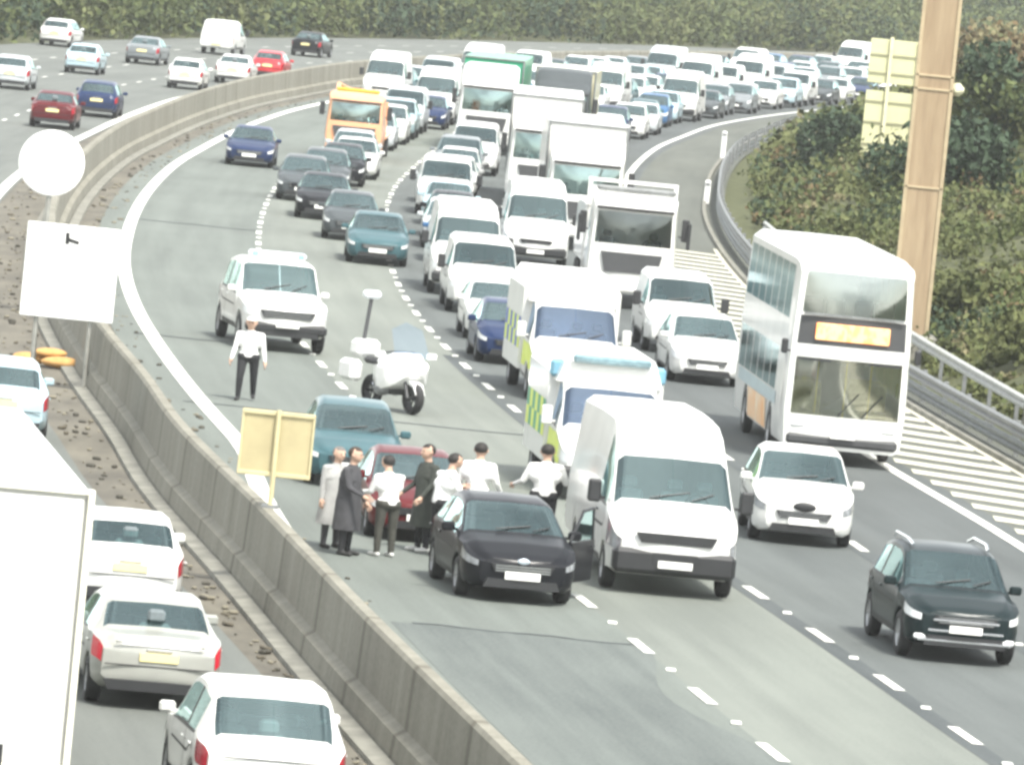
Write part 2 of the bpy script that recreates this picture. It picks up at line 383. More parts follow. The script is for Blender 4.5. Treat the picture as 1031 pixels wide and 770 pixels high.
# rubble and weeds along the median
mb=MB(); rng=random.Random(5)
for i in range(1100):
    y=rng.uniform(84,420); a=edgeL(y)+.4; b=barr_x(y)-.7
    c0,c1=(a,b) if rng.random()<.65 else (barr_x(y)+.7,edge4(y)-.3)
    x=rng.uniform(c0,c1); r=rng.choice((.03,.035,.045,.06,.09)); k=len(mb.v)
    ang=rng.uniform(0,PI); rot=Matrix.Rotation(ang,3,'Z')@Matrix.Rotation(rng.uniform(-.3,.3),3,'X')
    mb.box((x,y,r*.25),(r*rng.uniform(1,2.6),r*rng.uniform(.8,1.6),r*.7),rng.choice((0,0,1,2)),r*.25,rot)
tag(mb.build('median_rubble',[mat('rubble_pale',(.24,.22,.165),.9,noise=.4,scale=5),mat('rubble_dark',(.075,.070,.055),.95,noise=.4,scale=5),mat('rubble_brown',(.13,.115,.085),.95,noise=.4,scale=5)]),
    'pale stones, dark clods and litter strewn along the brown central median','rubble',kind='stuff')

# ------------------------------------------------------------------ foliage
def leaf_mat(name,c,c2):
    mt=mat(name,c,.75,noise=1,scale=1.6,col2=c2,spec=.25); return mt
LEAF=[leaf_mat('leaf_green',(.092,.112,.037),(.052,.070,.025)),leaf_mat('leaf_olive',(.118,.130,.048),(.066,.078,.030)),leaf_mat('leaf_deep',(.042,.066,.035),(.023,.041,.023)),
      leaf_mat('leaf_dry',(.170,.120,.055),(.085,.062,.032)),leaf_mat('leaf_straw',(.21,.185,.10),(.11,.10,.05))]
BARK=mat('bark',(.07,.055,.04),.95,noise=.4,scale=6,bump=.5)
def leaves(pts, size, mis, rs):
    """pts (n,3); one bent two-triangle leaf clump per point"""
    n=len(pts); q=rs.normal(size=(n,3)); q/=np.linalg.norm(q,axis=1)[:,None]; t=rs.normal(size=(n,3)); t-= (t*q).sum(1)[:,None]*q; t/=np.linalg.norm(t,axis=1)[:,None]; b=np.cross(q,t)
    s=(size*rs.uniform(.55,1.35,n))[:,None]
    v=np.stack([pts-t*s,pts+b*s*.55+q*s*.2,pts+t*s,pts-b*s*.55+q*s*.2],1).reshape(-1,3)
    return v,n,mis
def leaf_object(name,chunks,mats,parent=None):
    V=np.concatenate([c[0] for c in chunks]).astype(np.float32); N=sum(c[1] for c in chunks); MI=np.concatenate([c[2] for c in chunks]).astype(np.int32)
    me=bpy.data.meshes.new(name); me.vertices.add(4*N); me.vertices.foreach_set('co',V.ravel()); me.loops.add(4*N); me.loops.foreach_set('vertex_index',np.arange(4*N,dtype=np.int32))
    me.polygons.add(N); me.polygons.foreach_set('loop_start',np.arange(0,4*N,4,dtype=np.int32)); me.polygons.foreach_set('loop_total',np.full(N,4,dtype=np.int32))
    for q in mats: me.materials.append(q)
    me.polygons.foreach_set('material_index',MI); me.update(calc_edges=True)
    o=bpy.data.objects.new(name,me); COL.objects.link(o)
    if parent: o.parent=parent
    return o

# embankment on the right, behind the crash barrier
def bank_z(y,d):
    if d<1.3: return -.05
    z=.43*(d-1.3); top=7.2+1.2*math.sin(y*.021)+.8*math.sin(y*.053+1)
    z=top*(1-math.exp(-z/top*1.25))
    return z+.28*math.sin(y*.31+d*.7)*min(1,d/5)+.2*math.sin(y*.13-d*1.1)*min(1,d/5)
DS=[.25,.9,1.3,2,3,4,5,6.5,8,10,12,14,17,20,24,28,34,42,55,75,110]
mb=MB(); ys=[60+4*i for i in range(176)]
for y in ys:
    for d in DS: mb.v.append((rail_x(y)+d,y,bank_z(y,d)))
nd=len(DS)
for i in range(len(ys)-1):
    for j in range(nd-1): mb.f.append((i*nd+j,i*nd+j+1,(i+1)*nd+j+1,(i+1)*nd+j)); mb.mi.append(0)
tag(mb.build('embankment',GRASSM,smooth=180),kind='structure')
rs=np.random.RandomState(3); chunks=[]
def fnoise(x,y): return math.sin(x*.31+1.3*math.sin(y*.17))+math.sin(y*.23+1.7*math.sin(x*.21+2))+.6*math.sin(x*.9+y*.41)
for i in range(11500):
    y=rs.uniform(150,560)
    d=1.6+24*rs.uniform()**1.25
    x=rail_x(y)+d
    if x>.0644*y+11.5-.02*y+8: continue
    z=bank_z(y,d); h=fnoise(x,y); n=int(rs.uniform(16,34)*(2.6 if y<260 else 1.6 if y<340 else 1))
    r=rs.uniform(.35,.9)*(1 if h>-.6 else .6); hh=r*(rs.uniform(.7,1.2) if h>-.3 else .35)
    u=rs.normal(size=(n,3))*.42; pts=np.array([x,y,z+hh*.45])+u*np.array([r,r,hh])
    pts[:,2]=np.maximum(pts[:,2],z+.02)
    mi0=(0 if h>.3 else 1) if h<1.2 else 2
    if y>330 and d>9: mi0=rs.choice([3,3,1,4])
    elif rs.uniform()<.12: mi0=rs.choice([3,4,1])
    mis=np.where(rs.uniform(size=n)<.75,mi0,rs.choice([0,1],size=n))
    chunks.append(leaves(pts,.10 if y<260 else .135 if y<340 else .22,mis,rs))
tag(leaf_object('shrub_undergrowth',chunks,LEAF),'dense low olive and green scrub covering the embankment beyond the crash barrier','undergrowth',kind='stuff')

def bush(name,label,x,y,z,w_,h_,cols,nl,size,seed,cat='bush',group=None,trunk=False):
    rs=np.random.RandomState(seed); o=empty(name,(x,y,z)); tag(o,label,cat,group)
    k=int(9+w_*2.2); cs=[]; hz=h_*(.16 if trunk else .12)
    for i in range(k):
        a=rs.uniform(0,2*PI); rr=w_*.36*math.sqrt(rs.uniform()); zz=hz+(h_-hz)*rs.uniform(.12,.86); 
        sh=math.sqrt(max(.1,1-((zz-hz)/(h_-hz)-.42)**2*2.4)); cs.append((rr*math.cos(a)*sh*1.25,rr*math.sin(a)*sh*1.25,zz,rs.uniform(.13,.24)*w_))
    ch=[]
    for (cx,cy,cz,cr) in cs:
        n=nl//k; u=rs.normal(size=(n,3)); u/=np.linalg.norm(u,axis=1)[:,None]; u*= (rs.uniform(.35,1.12,n)**.6)[:,None]
        p=np.array([cx,cy,cz])+u*np.array([cr,cr,cr*.8]); p[:,2]=np.maximum(p[:,2],.05)
        base=cols[int(rs.randint(len(cols)))]
        ch.append(leaves(p,size,np.where(rs.uniform(size=n)<.8,base,cols[0]),rs))
    leaf_object('crown',ch,LEAF,o)
    t=MB(); hh=h_*.62; r=max(.05,h_*.028)
    t.tube([(0,0,-.2),(.03*h_*.3,.0,hh*.5),(0,.02*h_,hh)],[r,r*.75,r*.35],7)
    for i in range(6):
        c=cs[i%len(cs)]; t.tube([(0,0,hh*(.35+.09*i)),(c[0]*.5,c[1]*.5,(hh*(.4+.09*i)+c[2])/2),(c[0],c[1],c[2])],[r*.5,r*.35,r*.12],5)
    t.build('trunk' if trunk else 'stem',BARK,o,True)
    return o
def B(y,d): return (rail_x(y)+d,y,bank_z(y,d)-.1)
bush('shrub','dark green shrub spreading to the right of the tan column',*B(262,6.2),5.2,3.2,[2,2,0],5200,.15,11)
bush('shrub','dark bluish green shrub at the right edge above the pale bank',*B(285,10.2),5.6,3.6,[2,0,2],5200,.16,12)
bush('shrub','green shrub at the foot of the ribbed cream sign board',*B(318,4.6),4.4,1.9,[2,2,0],3400,.16,13)
bush('shrub','russet dry bush at the top right corner of the bank',*B(330,12.6),7,3.4,[3,3,4],5200,.17,14)
bush('shrub','straw brown bush just right of the top of the tan column',*B(356,11),6.4,2.8,[3,4,1],4600,.18,15)
bush('shrub','small rust brown bush beside the little white sign',*B(322,2.6),2.2,.9,[3,3,1],1600,.13,16)
bush('shrub','olive bush on the bank directly behind the crash barrier end',*B(212,3.4),3.0,1.5,[1,0,1],3000,.12,17)
bush('shrub','yellow green bush low at the right edge of the picture',*B(196,3.2),2.6,1.2,[1,1,4],2600,.11,18)
bush('shrub','mid green bush left of the tan column above the bus roof',*B(250,3.2),2.8,1.2,[0,0,1],2600,.12,19)
# trees where both sides of the far road close off the view
treespots=[(-33,520,9,7.5,0),(-42,535,11,8.5,2),(-27,560,9,7,0),(-36,590,10,9,2),(-18,610,9,8,0),(-25,650,10,9,2),(-6,650,9,8,0),(-14,700,11,10,0),(6,690,9,8.5,2),(-1,740,11,10,0),(20,730,9.5,9,0),(14,780,11,10.5,2),(33,790,10,10,0),(46,770,10,9.5,2),(60,800,11,10.5,0),(26,840,11,11.5,2)]
for i,(x,y,w_,h_,c) in enumerate(treespots):
    side=['pale leaning','tall rounded','low spreading','bushy','ragged','broad','narrow crowned','full crowned'][i%8]; tone='mid green' if c==0 else 'dark green'
    bush('broadleaf_tree',f'{side} {tone} tree {"left of" if x<0 else "beyond"} the far road, {"near" if i<8 else "far"} end of its row',x,y,-.3,w_,h_,[c,0,1],3000,.42,40+i,'tree','trees beyond the far end of the road',True)
rs=np.random.RandomState(9); chunks=[]
for i in range(1500):
    y=rs.uniform(395,800); xl=edgeL(y)-17.5; x=xl-abs(rs.normal())*26-1; h=rs.uniform(2.2,5.5); n=240
    u=rs.normal(size=(n,3))*np.array([1.3,1.3,h*.27]); p=np.array([x,y,h*.5])+u; p[:,2]=np.abs(p[:,2]); p[:,0]=np.minimum(p[:,0],xl+.4)
    chunks.append(leaves(p,.23,np.full(n,rs.choice([0,0,2,1])),rs))
for i in range(900):
    x=rs.uniform(-260,420); y=rs.uniform(870,1000)+abs(x)*.1; h=rs.uniform(6,12); n=60
    u=rs.normal(size=(n,3))*np.array([2.4,2,2.2]); p=np.array([x,y,h*.55])+u; p[:,2]=np.abs(p[:,2])
    chunks.append(leaves(p,.95,np.full(n,rs.choice([0,2,1])),rs))
tag(leaf_object('far_woodland',chunks,LEAF),'distant belt of green woodland closing the view beyond the road','woodland',kind='stuff')

# crash barriers on the right
def beam_prof(z): return [(-.02,z-.15),(-.08,z-.11),(-.08,z-.05),(-.02,z-.01),(-.02,z+.01),(-.08,z+.05),(-.08,z+.11),(-.02,z+.15),(.0,z+.15),(-.055,z+.10),(-.055,z+.06),(.0,z+.01),(.0,z-.01),(-.055,z-.06),(-.055,z-.10),(.0,z-.15)]
RAILD=mat('dark_rail_steel',(.20,.22,.22),.5,.3,noise=.4,scale=3)
cb=empty('crash_barrier',(rail_x(180),180,0)); tag(cb,'long steel double beam crash barrier along the outer edge of the hard shoulder','crash barrier')
mb=MB(); sweep(mb,beam_prof(.62),lambda y:rail_x(y),96,470,2); child(mb,'rail',STEEL,cb,30)
mb=MB(); sweep(mb,beam_prof(.27),lambda y:rail_x(y)+.012,96,470,2); child(mb,'rail',RAILD,cb,30)
mb=MB(); sweep(mb,[(.36,0),(.36,.12),(.5,.12),(.5,0)],lambda y:rail_x(y)-.95,96,470,2); child(mb,'kerb_edge',CONCP,cb)
pm=MB(); pm.box((.08,0,.38),(.11,.07,.82),0,.01); first=None
yy=[98+4*i for i in range(60)]+[340+7*i for i in range(18)]
for y in yy:
    if first is None: o=first=pm.build('post',STEEL,cb)
    else: o=first.copy(); COL.objects.link(o)
    o.parent=cb; o.location=(rail_x(y)-cb.location.x,y-180,0)
sb=empty('guard_rail',(rail_x(190)+1.1,190,0)); tag(sb,'short pale second guard rail behind the main crash barrier ending right of the bus','guard rail')
fx2=pchip([(176,rail_x(176)+.75),(190,rail_x(190)+.95),(215,rail_x(215)+1.05),(262,rail_x(262)+.9)])
mb=MB(); sweep(mb,beam_prof(.95),fx2,177,262,2); child(mb,'rail',mat('pale_rail',(.5,.51,.48),.5,.2,noise=.3,scale=3),sb,30)
mb=MB(); mb.box((fx2(176.8),176.9,.62),(.35,.5,.9),0,.08); child(mb,'end_terminal',CONCP,sb)
for y in range(180,262,5):
    mb=MB(); mb.box((fx2(y)+.08,y,.5),(.1,.07,1.05),0,.01); child(mb,'post',STEEL,sb)
YELL=mat('yellow_board',(.72,.70,.22),.6,noise=.12)
t=empty('marker_post',(rail_x(196)+.12,196,0)); tag(t,'small square yellow marker board on a post right of the bus front','marker')
MB().box((0,0,1.1),(.42,.04,.62),0,.01).build('board',YELL,t); MB().tube([(0,.05,0),(0,.05,1.35)],.035).build('post',STEEL,t)

# ------------------------------------------------------------------ vehicles: lofted shells with real window openings
def lin(pts):
    xs=[p[0] for p in pts]; ys=[p[1] for p in pts]
    def f(t,d=.05):
        return float(np.mean(np.interp([t-d,t-d/2,t,t+d/2,t+d],xs,ys)))
    return f
def loft(S):
    """S: L,W, top, zs, wr, w, zl, zmid, wheels[(t,R)], arch, wins[(name,kind,t0,t1,s0,s1)], capwins[(name,z0,z1,f0,f1)], rearcap..."""
    L_,W=S['L'],S['W']; top,zs,wr,w_,zl=lin(S['top']),lin(S['zs']),lin(S['wr']),lin(S['w']),lin(S['zl'])
    cabin=S.get('edge',.08)
    def ring(t):
        hw=w_(t)*W/2; zt=top(t); z0=zl(t); low=z0
        for (tw,R) in S['wheels']:
            ar=R*1.16; dt=abs(t-tw)
            if dt<ar: low=max(low,R*.98+math.sqrt(ar*ar-dt*dt))
        s=min(zs(t),zt-.03); s=max(s,low+.06); zt=max(zt,s+.03)
        zm=max(S['zmid'],low+.03); zm=min(zm,s-.02)
        zr=max(s+.012,zt-cabin); hr=wr(t)*hw
        return [(0,z0),(hw*.86,z0) if low<=z0+.01 else (hw*.72,low),(hw*.965,min(low+.07,zm-.01)) if low<=z0+.01 else (hw*.985,low+.004),(hw,zm),(hw*.985,s),(hr,zr),(hr*.86,zt-min(.014,cabin*.2)),(0,zt)]
    def Pt(t,s,r=None):
        r=r or ring(t); i=min(int(s),6); u=s-i
        return (r[i][0]*(1-u)+r[i+1][0]*u, r[i][1]*(1-u)+r[i+1][1]*u)
    tset={0,L_}
    for i in range(1,26): tset.add(L_*i/26)
    for q in (.02,.05,.1,.18,.28,.4,.55): tset.add(q); tset.add(L_-q)
    for (tw,R) in S['wheels']:
        for i in range(-9,10): tset.add(tw+R*1.16*math.sin(i/9*PI/2)*.999)
    segs={0,1,2,2.5,3,3.5,4,5,5.25,5.6,6,6.35,6.7,7}
    for wv in S['wins']: tset|={wv[2],wv[3]}; segs|={wv[4],wv[5],(wv[4]+wv[5])/2}
    keep={wv[k] for wv in S['wins'] for k in (2,3)}
    ts=[]
    for t in sorted(q for q in tset if 0<=q<=L_):
        if ts and t-ts[-1]<.012:
            if t in keep: ts[-1]=t
            continue
        ts.append(t)
    ss=sorted(segs); parts={}
    rings=[ring(t) for t in ts]
    def cell(nm): return parts.setdefault(nm,MB())
    for sx in (1,-1):
        grid=[[ (sx*Pt(t,s,r)[0],t,Pt(t,s,r)[1]) for s in ss] for t,r in zip(ts,rings)]
        for i in range(len(ts)-1):
            for j in range(len(ss)-1):
                tm=(ts[i]+ts[i+1])/2; sm=(ss[j]+ss[j+1])/2; nm='body'
                for q,wv in enumerate(S['wins']):
                    if wv[2]<tm<wv[3] and wv[4]<sm<wv[5]: nm=(q,sx if wv[1]=='side' else 0); break
                mb=cell(nm); mb.add([grid[i][j],grid[i][j+1],grid[i+1][j+1],grid[i+1][j]],[(0,1,2,3)])
    # end caps as x/z grids with their own openings
    def cap(t,sgn,bulge,wins):
        r=ring(t); zz=[p[1] for p in r]; xx=[p[0] for p in r]
        zl_=sorted({zz[0],*[zz[0]+(zz[-1]-zz[0])*i/14 for i in range(15)],*[q for wv in wins for q in wv[1:3]],*zz[1:7]})
        fl=sorted({-1,-.8,-.55,-.3,0,.3,.55,.8,1,*[q for wv in wins for q in wv[3:5]]})
        def hw(z): return float(np.interp(z,zz[1:],xx[1:])) if z>zz[1]+1e-6 else xx[1]
        def pt(f,z):
            u=(z-zz[0])/(zz[-1]-zz[0]); return (f*hw(z),t-sgn*bulge*(1-f*f)*(1-(2*u-1)**4),z)
        for i in range(len(zl_)-1):
            if zl_[i+1]-zl_[i]<1e-5: continue
            for j in range(len(fl)-1):
                zm=(zl_[i]+zl_[i+1])/2; fm=(fl[j]+fl[j+1])/2; nm='body'
                for wv in wins:
                    if wv[1]<zm<wv[2] and wv[3]<fm<wv[4]: nm=('cap',wv[0],sgn,wv[3])
                cell(nm).add([pt(fl[j],zl_[i]),pt(fl[j+1],zl_[i]),pt(fl[j+1],zl_[i+1]),pt(fl[j],zl_[i+1])],[(0,1,2,3)])
    cap(0,1,S.get('bulge',.07),S.get('capwins',[])); cap(L_,-1,.05,S.get('rearwins',[]))
    for mb in parts.values():                       # weld
        key={}; remap=[]; nv=[]
        for p in mb.v:
            k=tuple(round(c,4) for c in p)
            if k not in key: key[k]=len(nv); nv.append(p)
            remap.append(key[k])
        mb.v=nv; mb.f=[tuple(dict.fromkeys(remap[i] for i in f)) for f in mb.f]
        ok=[i for i,f in enumerate(mb.f) if len(f)>2]; mb.f=[mb.f[i] for i in ok]; mb.mi=[0]*len(ok)
    return parts,ring,Pt
def patch(Pt,sx,t0,t1,s0,s1,off=.008,nt_=7,ns=4):
    mb=MB(); g=[]
    for i in range(nt_+1):
        t=t0+(t1-t0)*i/nt_
        for j in range(ns+1):
            s=s0+(s1-s0)*j/ns; p=Pt(t,s); a=Pt(t+.01,s); b=Pt(t,s+.01)
            nrm=Vector((a[0]-p[0],.01,a[1]-p[1])).cross(Vector((b[0]-p[0],0,b[1]-p[1]))).normalized()
            if nrm.x<0: nrm=-nrm
            q=Vector((p[0],t,p[1]))+nrm*off; g.append((q.x*sx,q.y,q.z))
    n=ns+1
    mb.add(g,[(i*n+j,i*n+j+1,(i+1)*n+j+1,(i+1)*n+j) for i in range(nt_) for j in range(ns)]); return mb
def wheel(root,x,t,R,wd=.2,rim=RIM):
    sx=1 if x>0 else -1
    o=MB().lathe([(-wd/2,R*.62),(-wd/2,R*.9),(-wd*.36,R*.99),(0,R),(wd*.36,R*.99),(wd/2,R*.9),(wd/2,R*.62)],(0,0,0),'x',22).build('wheel',TYRE,root,True,(x,t,R))
    m=MB().lathe([(sx*wd*.28,.001),(sx*wd*.36,R*.12),(sx*wd*.30,R*.18),(sx*wd*.26,R*.5),(sx*wd*.42,R*.60),(sx*wd*.46,R*.63)],(0,0,0),'x',20)
    for k in range(5):
        a=2*PI*k/5; c,s_=math.cos(a),math.sin(a); m.box((sx*wd*.33,c*R*.36,s_*R*.36),(.03,R*.15,R*.46),0,0,Matrix.Rotation(a-PI/2,3,'X'))
    m.build('rim',rim,o,True)
    return o
WINNAMES={'windscreen':'windscreen','rear':'rear_window'}
def vehicle(name,S,body_paint,glassm=GLASS,lite=False,plate=True,grille=True,lamp=LAMP):
    S.setdefault('H_car',False); root=empty(name); parts,ring,Pt=loft(S); W,L_=S['W'],S['L']
    parts['body'].build('body',body_paint,root,38)
    for k,mb in parts.items():
        if k=='body': continue
        if k[0]=='cap': mb.build(k[1],S.get('capmat',{}).get(k[1],glassm),root,True)
        else:
            wv=S['wins'][k[0]]; mb.build(wv[0],S.get('capmat',{}).get(wv[0],glassm),root,True)
    H=S.get('headlight')
    if H:
        for sx in(1,-1): patch(Pt,sx,*H).build('headlight',lamp,root,True)
    T=S.get('taillight')
    if T:
        for sx in(1,-1): patch(Pt,sx,*T).build('tail_light',TAIL,root,True)
    b=S.get('bulge',.07)
    if grille and S.get('grille'):
        z0,z1,hw,m_=S['grille']; g=MB(); g.prism([(-hw,z1),(-hw*.86,z0),(hw*.86,z0),(hw,z1)],-b-.012,-b+.06,'y')
        for i in range(0 if S.get('mirmat') is BLACK else 3): g.box((0,-b-.016,z0+(z1-z0)*(i+.7)/3.4),(hw*1.74,.012,.012),1)
        g.build('grille',[m_,CHROME],root)
    if S.get('intake'):
        z0,z1,hw=S['intake']; MB().prism([(-hw*.9,z1),(-hw,z0),(hw,z0),(hw*.9,z1)],-b-.008,-b+.08,'y').build('air_intake',BLACK,root)
    if S.get('bumper'):
        z0,z1=S['bumper']; MB().box((0,-b*.4+.12,(z0+z1)/2),(W*.93,.36,z1-z0),0,.07).build('bumper',S.get('bumpermat',BLACK),root)
    if plate:
        MB().box((0,-b-.028-(.06 if S.get('bumper') else 0),S.get('plz',.44)),(.52,.02,.115),0,.004).build('number_plate',PLATE,root)
        if not lite: MB().box((0,L_+.06,S.get('plzr',.75)),(.52,.02,.115),0,.004).build('number_plate',PLATEY,root)
    for (tw,R) in S['wheels']:
        for sx in(1,-1): wheel(root,sx*(W/2-.115),tw,R)
    if not lite and S.get('taillight') and S['H_car']:
        q=MB(); q.box((0,L_+.045,.60),(W*.80,.02,.014)); q.box((0,L_+.045,.90),(W*.66,.02,.012)); q.build('boot_seam',BLACK,root)
        MB().prism([(-W*.40,.40),(-W*.36,.26),(W*.36,.26),(W*.40,.40)],L_-.1,L_+.055,'y').build('rear_valance',BLACK,root)
        MB().box((0,L_+.05,.815),(.34,.03,.03),0,.008).build('boot_handle',CHROME,root)
    # seams between panels, black pillars, sills and wipers
    if S.get('wins') and S['wins'][0][0]=='windscreen':
        q=MB(); wt=S['wins'][0]; side=[wv for wv in S['wins'] if wv[1]=='side']
        for sx in(1,-1):
            for t in {round(a,2) for wv in side for a in (wv[2]-.04,wv[3]+.04)}:
                p=patch(Pt,sx,t-.007,t+.007,2.4,4.02,.003,1,8); q.add(p.v,p.f)
            p=patch(Pt,sx,wt[2]-.05,wt[2]-.03,4.6,7,.003,1,10); q.add(p.v,p.f)
            p=patch(Pt,sx,.34,wt[2]-.05,4.55,4.68,.003,8,1); q.add(p.v,p.f)
            p=patch(Pt,sx,side[0][2],side[-1][3],3.48,3.55,.004,10,1); q.add(p.v,p.f)
        q.build('panel_seams',BLACK,root)
        for sx in(1,-1):
            q=MB(); p=patch(Pt,sx,side[0][2]-.1,side[-1][3]+.05,4.02,4.1,.004,8,1); q.add(p.v,p.f)
            for a,b_ in zip(side,side[1:]): p=patch(Pt,sx,a[3],b_[2],4.1,4.9,.004,1,4); q.add(p.v,p.f)
            q.build('window_trim',BLACK,root)
            t1=S['wheels'][1][0]-.5 if len(S['wheels'])>1 else S['L']-.1
            patch(Pt,sx,S['wheels'][0][0]+.5,t1,1.95,2.4,.006,8,3).build('sill',BLACK,root)
        q=MB()
        for x0,x1,s_ in ((-.62,.0,1),(.02,.62,1)):
            a=Pt(wt[2]+.02,6.6); b_=Pt(wt[2]+.14,6.5); q.tube([(x0*W*.5+.25,wt[2]+.0,a[1]+.02),(x1*W*.5+.25 if x1<.3 else x1*W*.5,wt[2]+.15,b_[1]+.02)],.011,5)
        q.build('wiper',BLACK,root)
    # mirrors
    t,z=S['mirror']; mw=S.get('mw',(.2,.1,.14))
    for sx in(1,-1):
        hwm=W/2*S.get('mirx',.93); m=MB(); m.box((sx*(hwm+mw[0]*.72),t,z),mw,0,.03); m.box((sx*(hwm+.04),t+.03,z-mw[2]*.3),(.14,.05,.04),0)
        m.build('mirror',S.get('mirmat',body_paint),root)
    # interior
    if S.get('seats'):
        for (x,t,z) in S['seats']:
            q=MB(); q.box((x,t,z-.02),(.46,.5,.16),0,.05); q.box((x,t+.26,z+.30),(.44,.14,.56),0,.05,Matrix.Rotation(-.2,3,'X')); q.box((x,t+.37,z+.68),(.24,.1,.18),0,.04); q.build('seat',SEAT,root)
        a,b2,z=S['dash']; q=MB(); q.box((0,a,z),(W*.78,.3,.12),0,.04); q.build('dashboard',DASH,root)
        q=MB(); q.box((0,(a+b2)/2,z-.45),(W*.86,b2-a,.06)); q.box((0,a-.1,z-.24),(W*.86,.05,.4)); q.build('cabin_floor',DASH,root)
        q=MB(); q.lathe([(-.012,.17),(.012,.185),(.012,.2),(-.012,.2)],(0,0,0),'y',16); q.build('steering_wheel',BLACK,root,False,(W*.2,a+.22,z+.05))
    if not lite and S.get('handles'):
        for (t,z) in S['handles']:
            for sx in(1,-1): MB().box((sx*(W/2+.004),t,z),(.03,.17,.03),0,.008).build('door_handle',S.get('mirmat',body_paint),root)
    return root,ring,Pt
def car_spec(L,W,H,tc,zc,th,tr,zr,tl,nose=.68,R=.31,tf=.84,twr=None,zs0=.86,zs1=.95,wins='hatch',roofw=.74,zmid=.45,lampz=(3.5,3.98)):
    twr=twr or L-.72
    top=[(0,nose),(.08,nose+.05),(tc*.5,nose+.05+(zc-nose-.05)*.62),(tc,zc),(th,H-.07),(th+.4,H-.012),((th+tr)/2+.15,H),(tr,H-.08),(tl,zr),(L-.04,zr-.07 if tl>L-.3 else zr-.03),(L,zr-.2)]
    S=dict(H_car=True,L=L,W=W,top=top,zs=[(0,nose-.07),(tc*.55,zs0-.04),(tc,zs0),(L-.6,zs1),(L-.05,zs1-.07),(L,zs1-.2)],
        wr=[(0,.86),(tc,.92),(th,roofw+.02),(th+.4,roofw),(tr,roofw),(tl,.86),(L,.86)],w=[(0,.70),(.06,.80),(.16,.90),(.36,.97),(.8,1),(L-.9,1),(L-.35,.965),(L-.08,.9),(L,.82)],
        zl=[(0,.27),(.25,.2),(L-.4,.22),(L,.36)],zmid=zmid,wheels=[(tf,R),(twr,R)],edge=.075,
        headlight=(.03,.5,*lampz),taillight=(L-.42,L-.02,3.45,4.0),grille=(.47,.60,W*.27,BLACK),intake=(.24,.37,W*.33),plz=.43,plzr=.72,
        mirror=(tc+.33,zs0+.13),handles=[(th+.85,zs0-.06),(th+1.75,zs0-.04)],
        seats=[(-.36,th+.35,.5),(.36,th+.35,.5),(0,th+1.35,.52)],dash=(tc+.25,tr,zc-.08))
    mid=(th+tr)/2+.12
    S['wins']=[('windscreen','top',tc+.05,th-.02,5.25,7.01),('rear_window','top',tr+.05,tl-.06,5.35,7.01),
               ('side_window','side',tc+.32,mid-.05,4.1,4.9),('side_window','side',mid+.05,tr-.04,4.1,4.9)]
    if wins=='long': S['wins'].append(('side_window','side',tr+.06,tl-.1,4.15,4.85))
    return S
SPEC={
 'hatchback':car_spec(4.0,1.72,1.47,1.0,.98,1.8,3.35,1.02,3.86,R=.30),
 'saloon':car_spec(4.65,1.80,1.45,1.25,.96,2.1,3.45,1.03,4.02,R=.31,wins='hatch'),
 'estate':car_spec(4.6,1.79,1.50,1.2,.97,2.0,4.05,1.0,4.5,R=.31,wins='hatch'),
 'people carrier':car_spec(4.3,1.78,1.60,.85,1.06,1.75,3.6,1.05,4.16,nose=.74,R=.32,zs0=.93,zs1=1.02,roofw=.76),
 'off-roader':car_spec(4.45,1.86,1.68,1.12,1.09,1.9,3.75,1.1,4.3,nose=.82,R=.36,zs0=.98,zs1=1.06,zmid=.55,roofw=.77),
}
SPEC['off-roader'].update(plz=.55,grille=(.62,.75,.5,BLACK),intake=(.28,.44,.65),zl=[(0,.34),(.25,.27),(4.05,.28),(4.45,.45)])
PROTO={}
def proto(kind,name,paint_): 
    r,ring,Pt=vehicle(name,SPEC[kind],paint_,lite=False); return r
def van_spec(L,W,H,roof0,plz=.5):
    S=dict(L=L,W=W,top=[(0,.98),(.08,1.06),(.42,1.24),(.78,1.40),(1.52,2.12),(roof0,H-.14),(roof0+.5,H-.02),(L*.6,H),(L-.1,H-.03),(L,H-.12)],
        zs=[(0,.86),(.5,1.12),(.85,1.26),(L,1.32)],wr=[(0,.84),(.78,.93),(1.5,.85),(2.3,.80),(L,.84)],w=[(0,.80),(.06,.87),(.2,.94),(.5,.985),(.9,1),(L-.2,1),(L,.96)],
        zl=[(0,.34),(.3,.30),(L-.3,.38),(L,.45)],zmid=.62,wheels=[(.98,.35),(L-1.75,.35)],edge=.12,bulge=.09,
        headlight=(.02,.42,3.35,3.9),taillight=(L-.12,L-.02,3.2,3.95),plz=plz,plzr=.6,mirror=(1.25,1.5),mw=(.2,.14,.36),mirx=1.02,
        seats=[(-.55,1.75,.95),(.15,1.75,.95),(.6,1.75,.95)],dash=(1.05,2.6,1.32),handles=[(2.15,1.15)])
    S['wins']=[('windscreen','top',.84,1.5,5.15,7.01),('side_window','side',1.22,2.35,4.1,4.88)]
    return S
SPEC['large van']=van_spec(6.9,2.0,2.72,2.15); SPEC['large van'].update(grille=(.84,1.0,.62,BLACK),bumper=(.34,.74),plz=.52,mirmat=BLACK,taillight=(6.78,6.88,3.2,3.95))
SPEC['high van']=van_spec(5.6,2.0,2.55,1.95); SPEC['high van'].update(bumper=(.36,.66),grille=(.74,.86,.5,BLACK),plz=.5,mirmat=BLACK)
S=van_spec(4.9,1.92,1.96,1.85); S['top']=[(0,.9),(.08,.97),(.5,1.12),(.95,1.24),(1.75,1.84),(2.1,1.93),(3,1.97),(4.7,1.95),(4.9,1.85)]; S['zs']=[(0,.8),(.95,1.08),(4.9,1.12)]
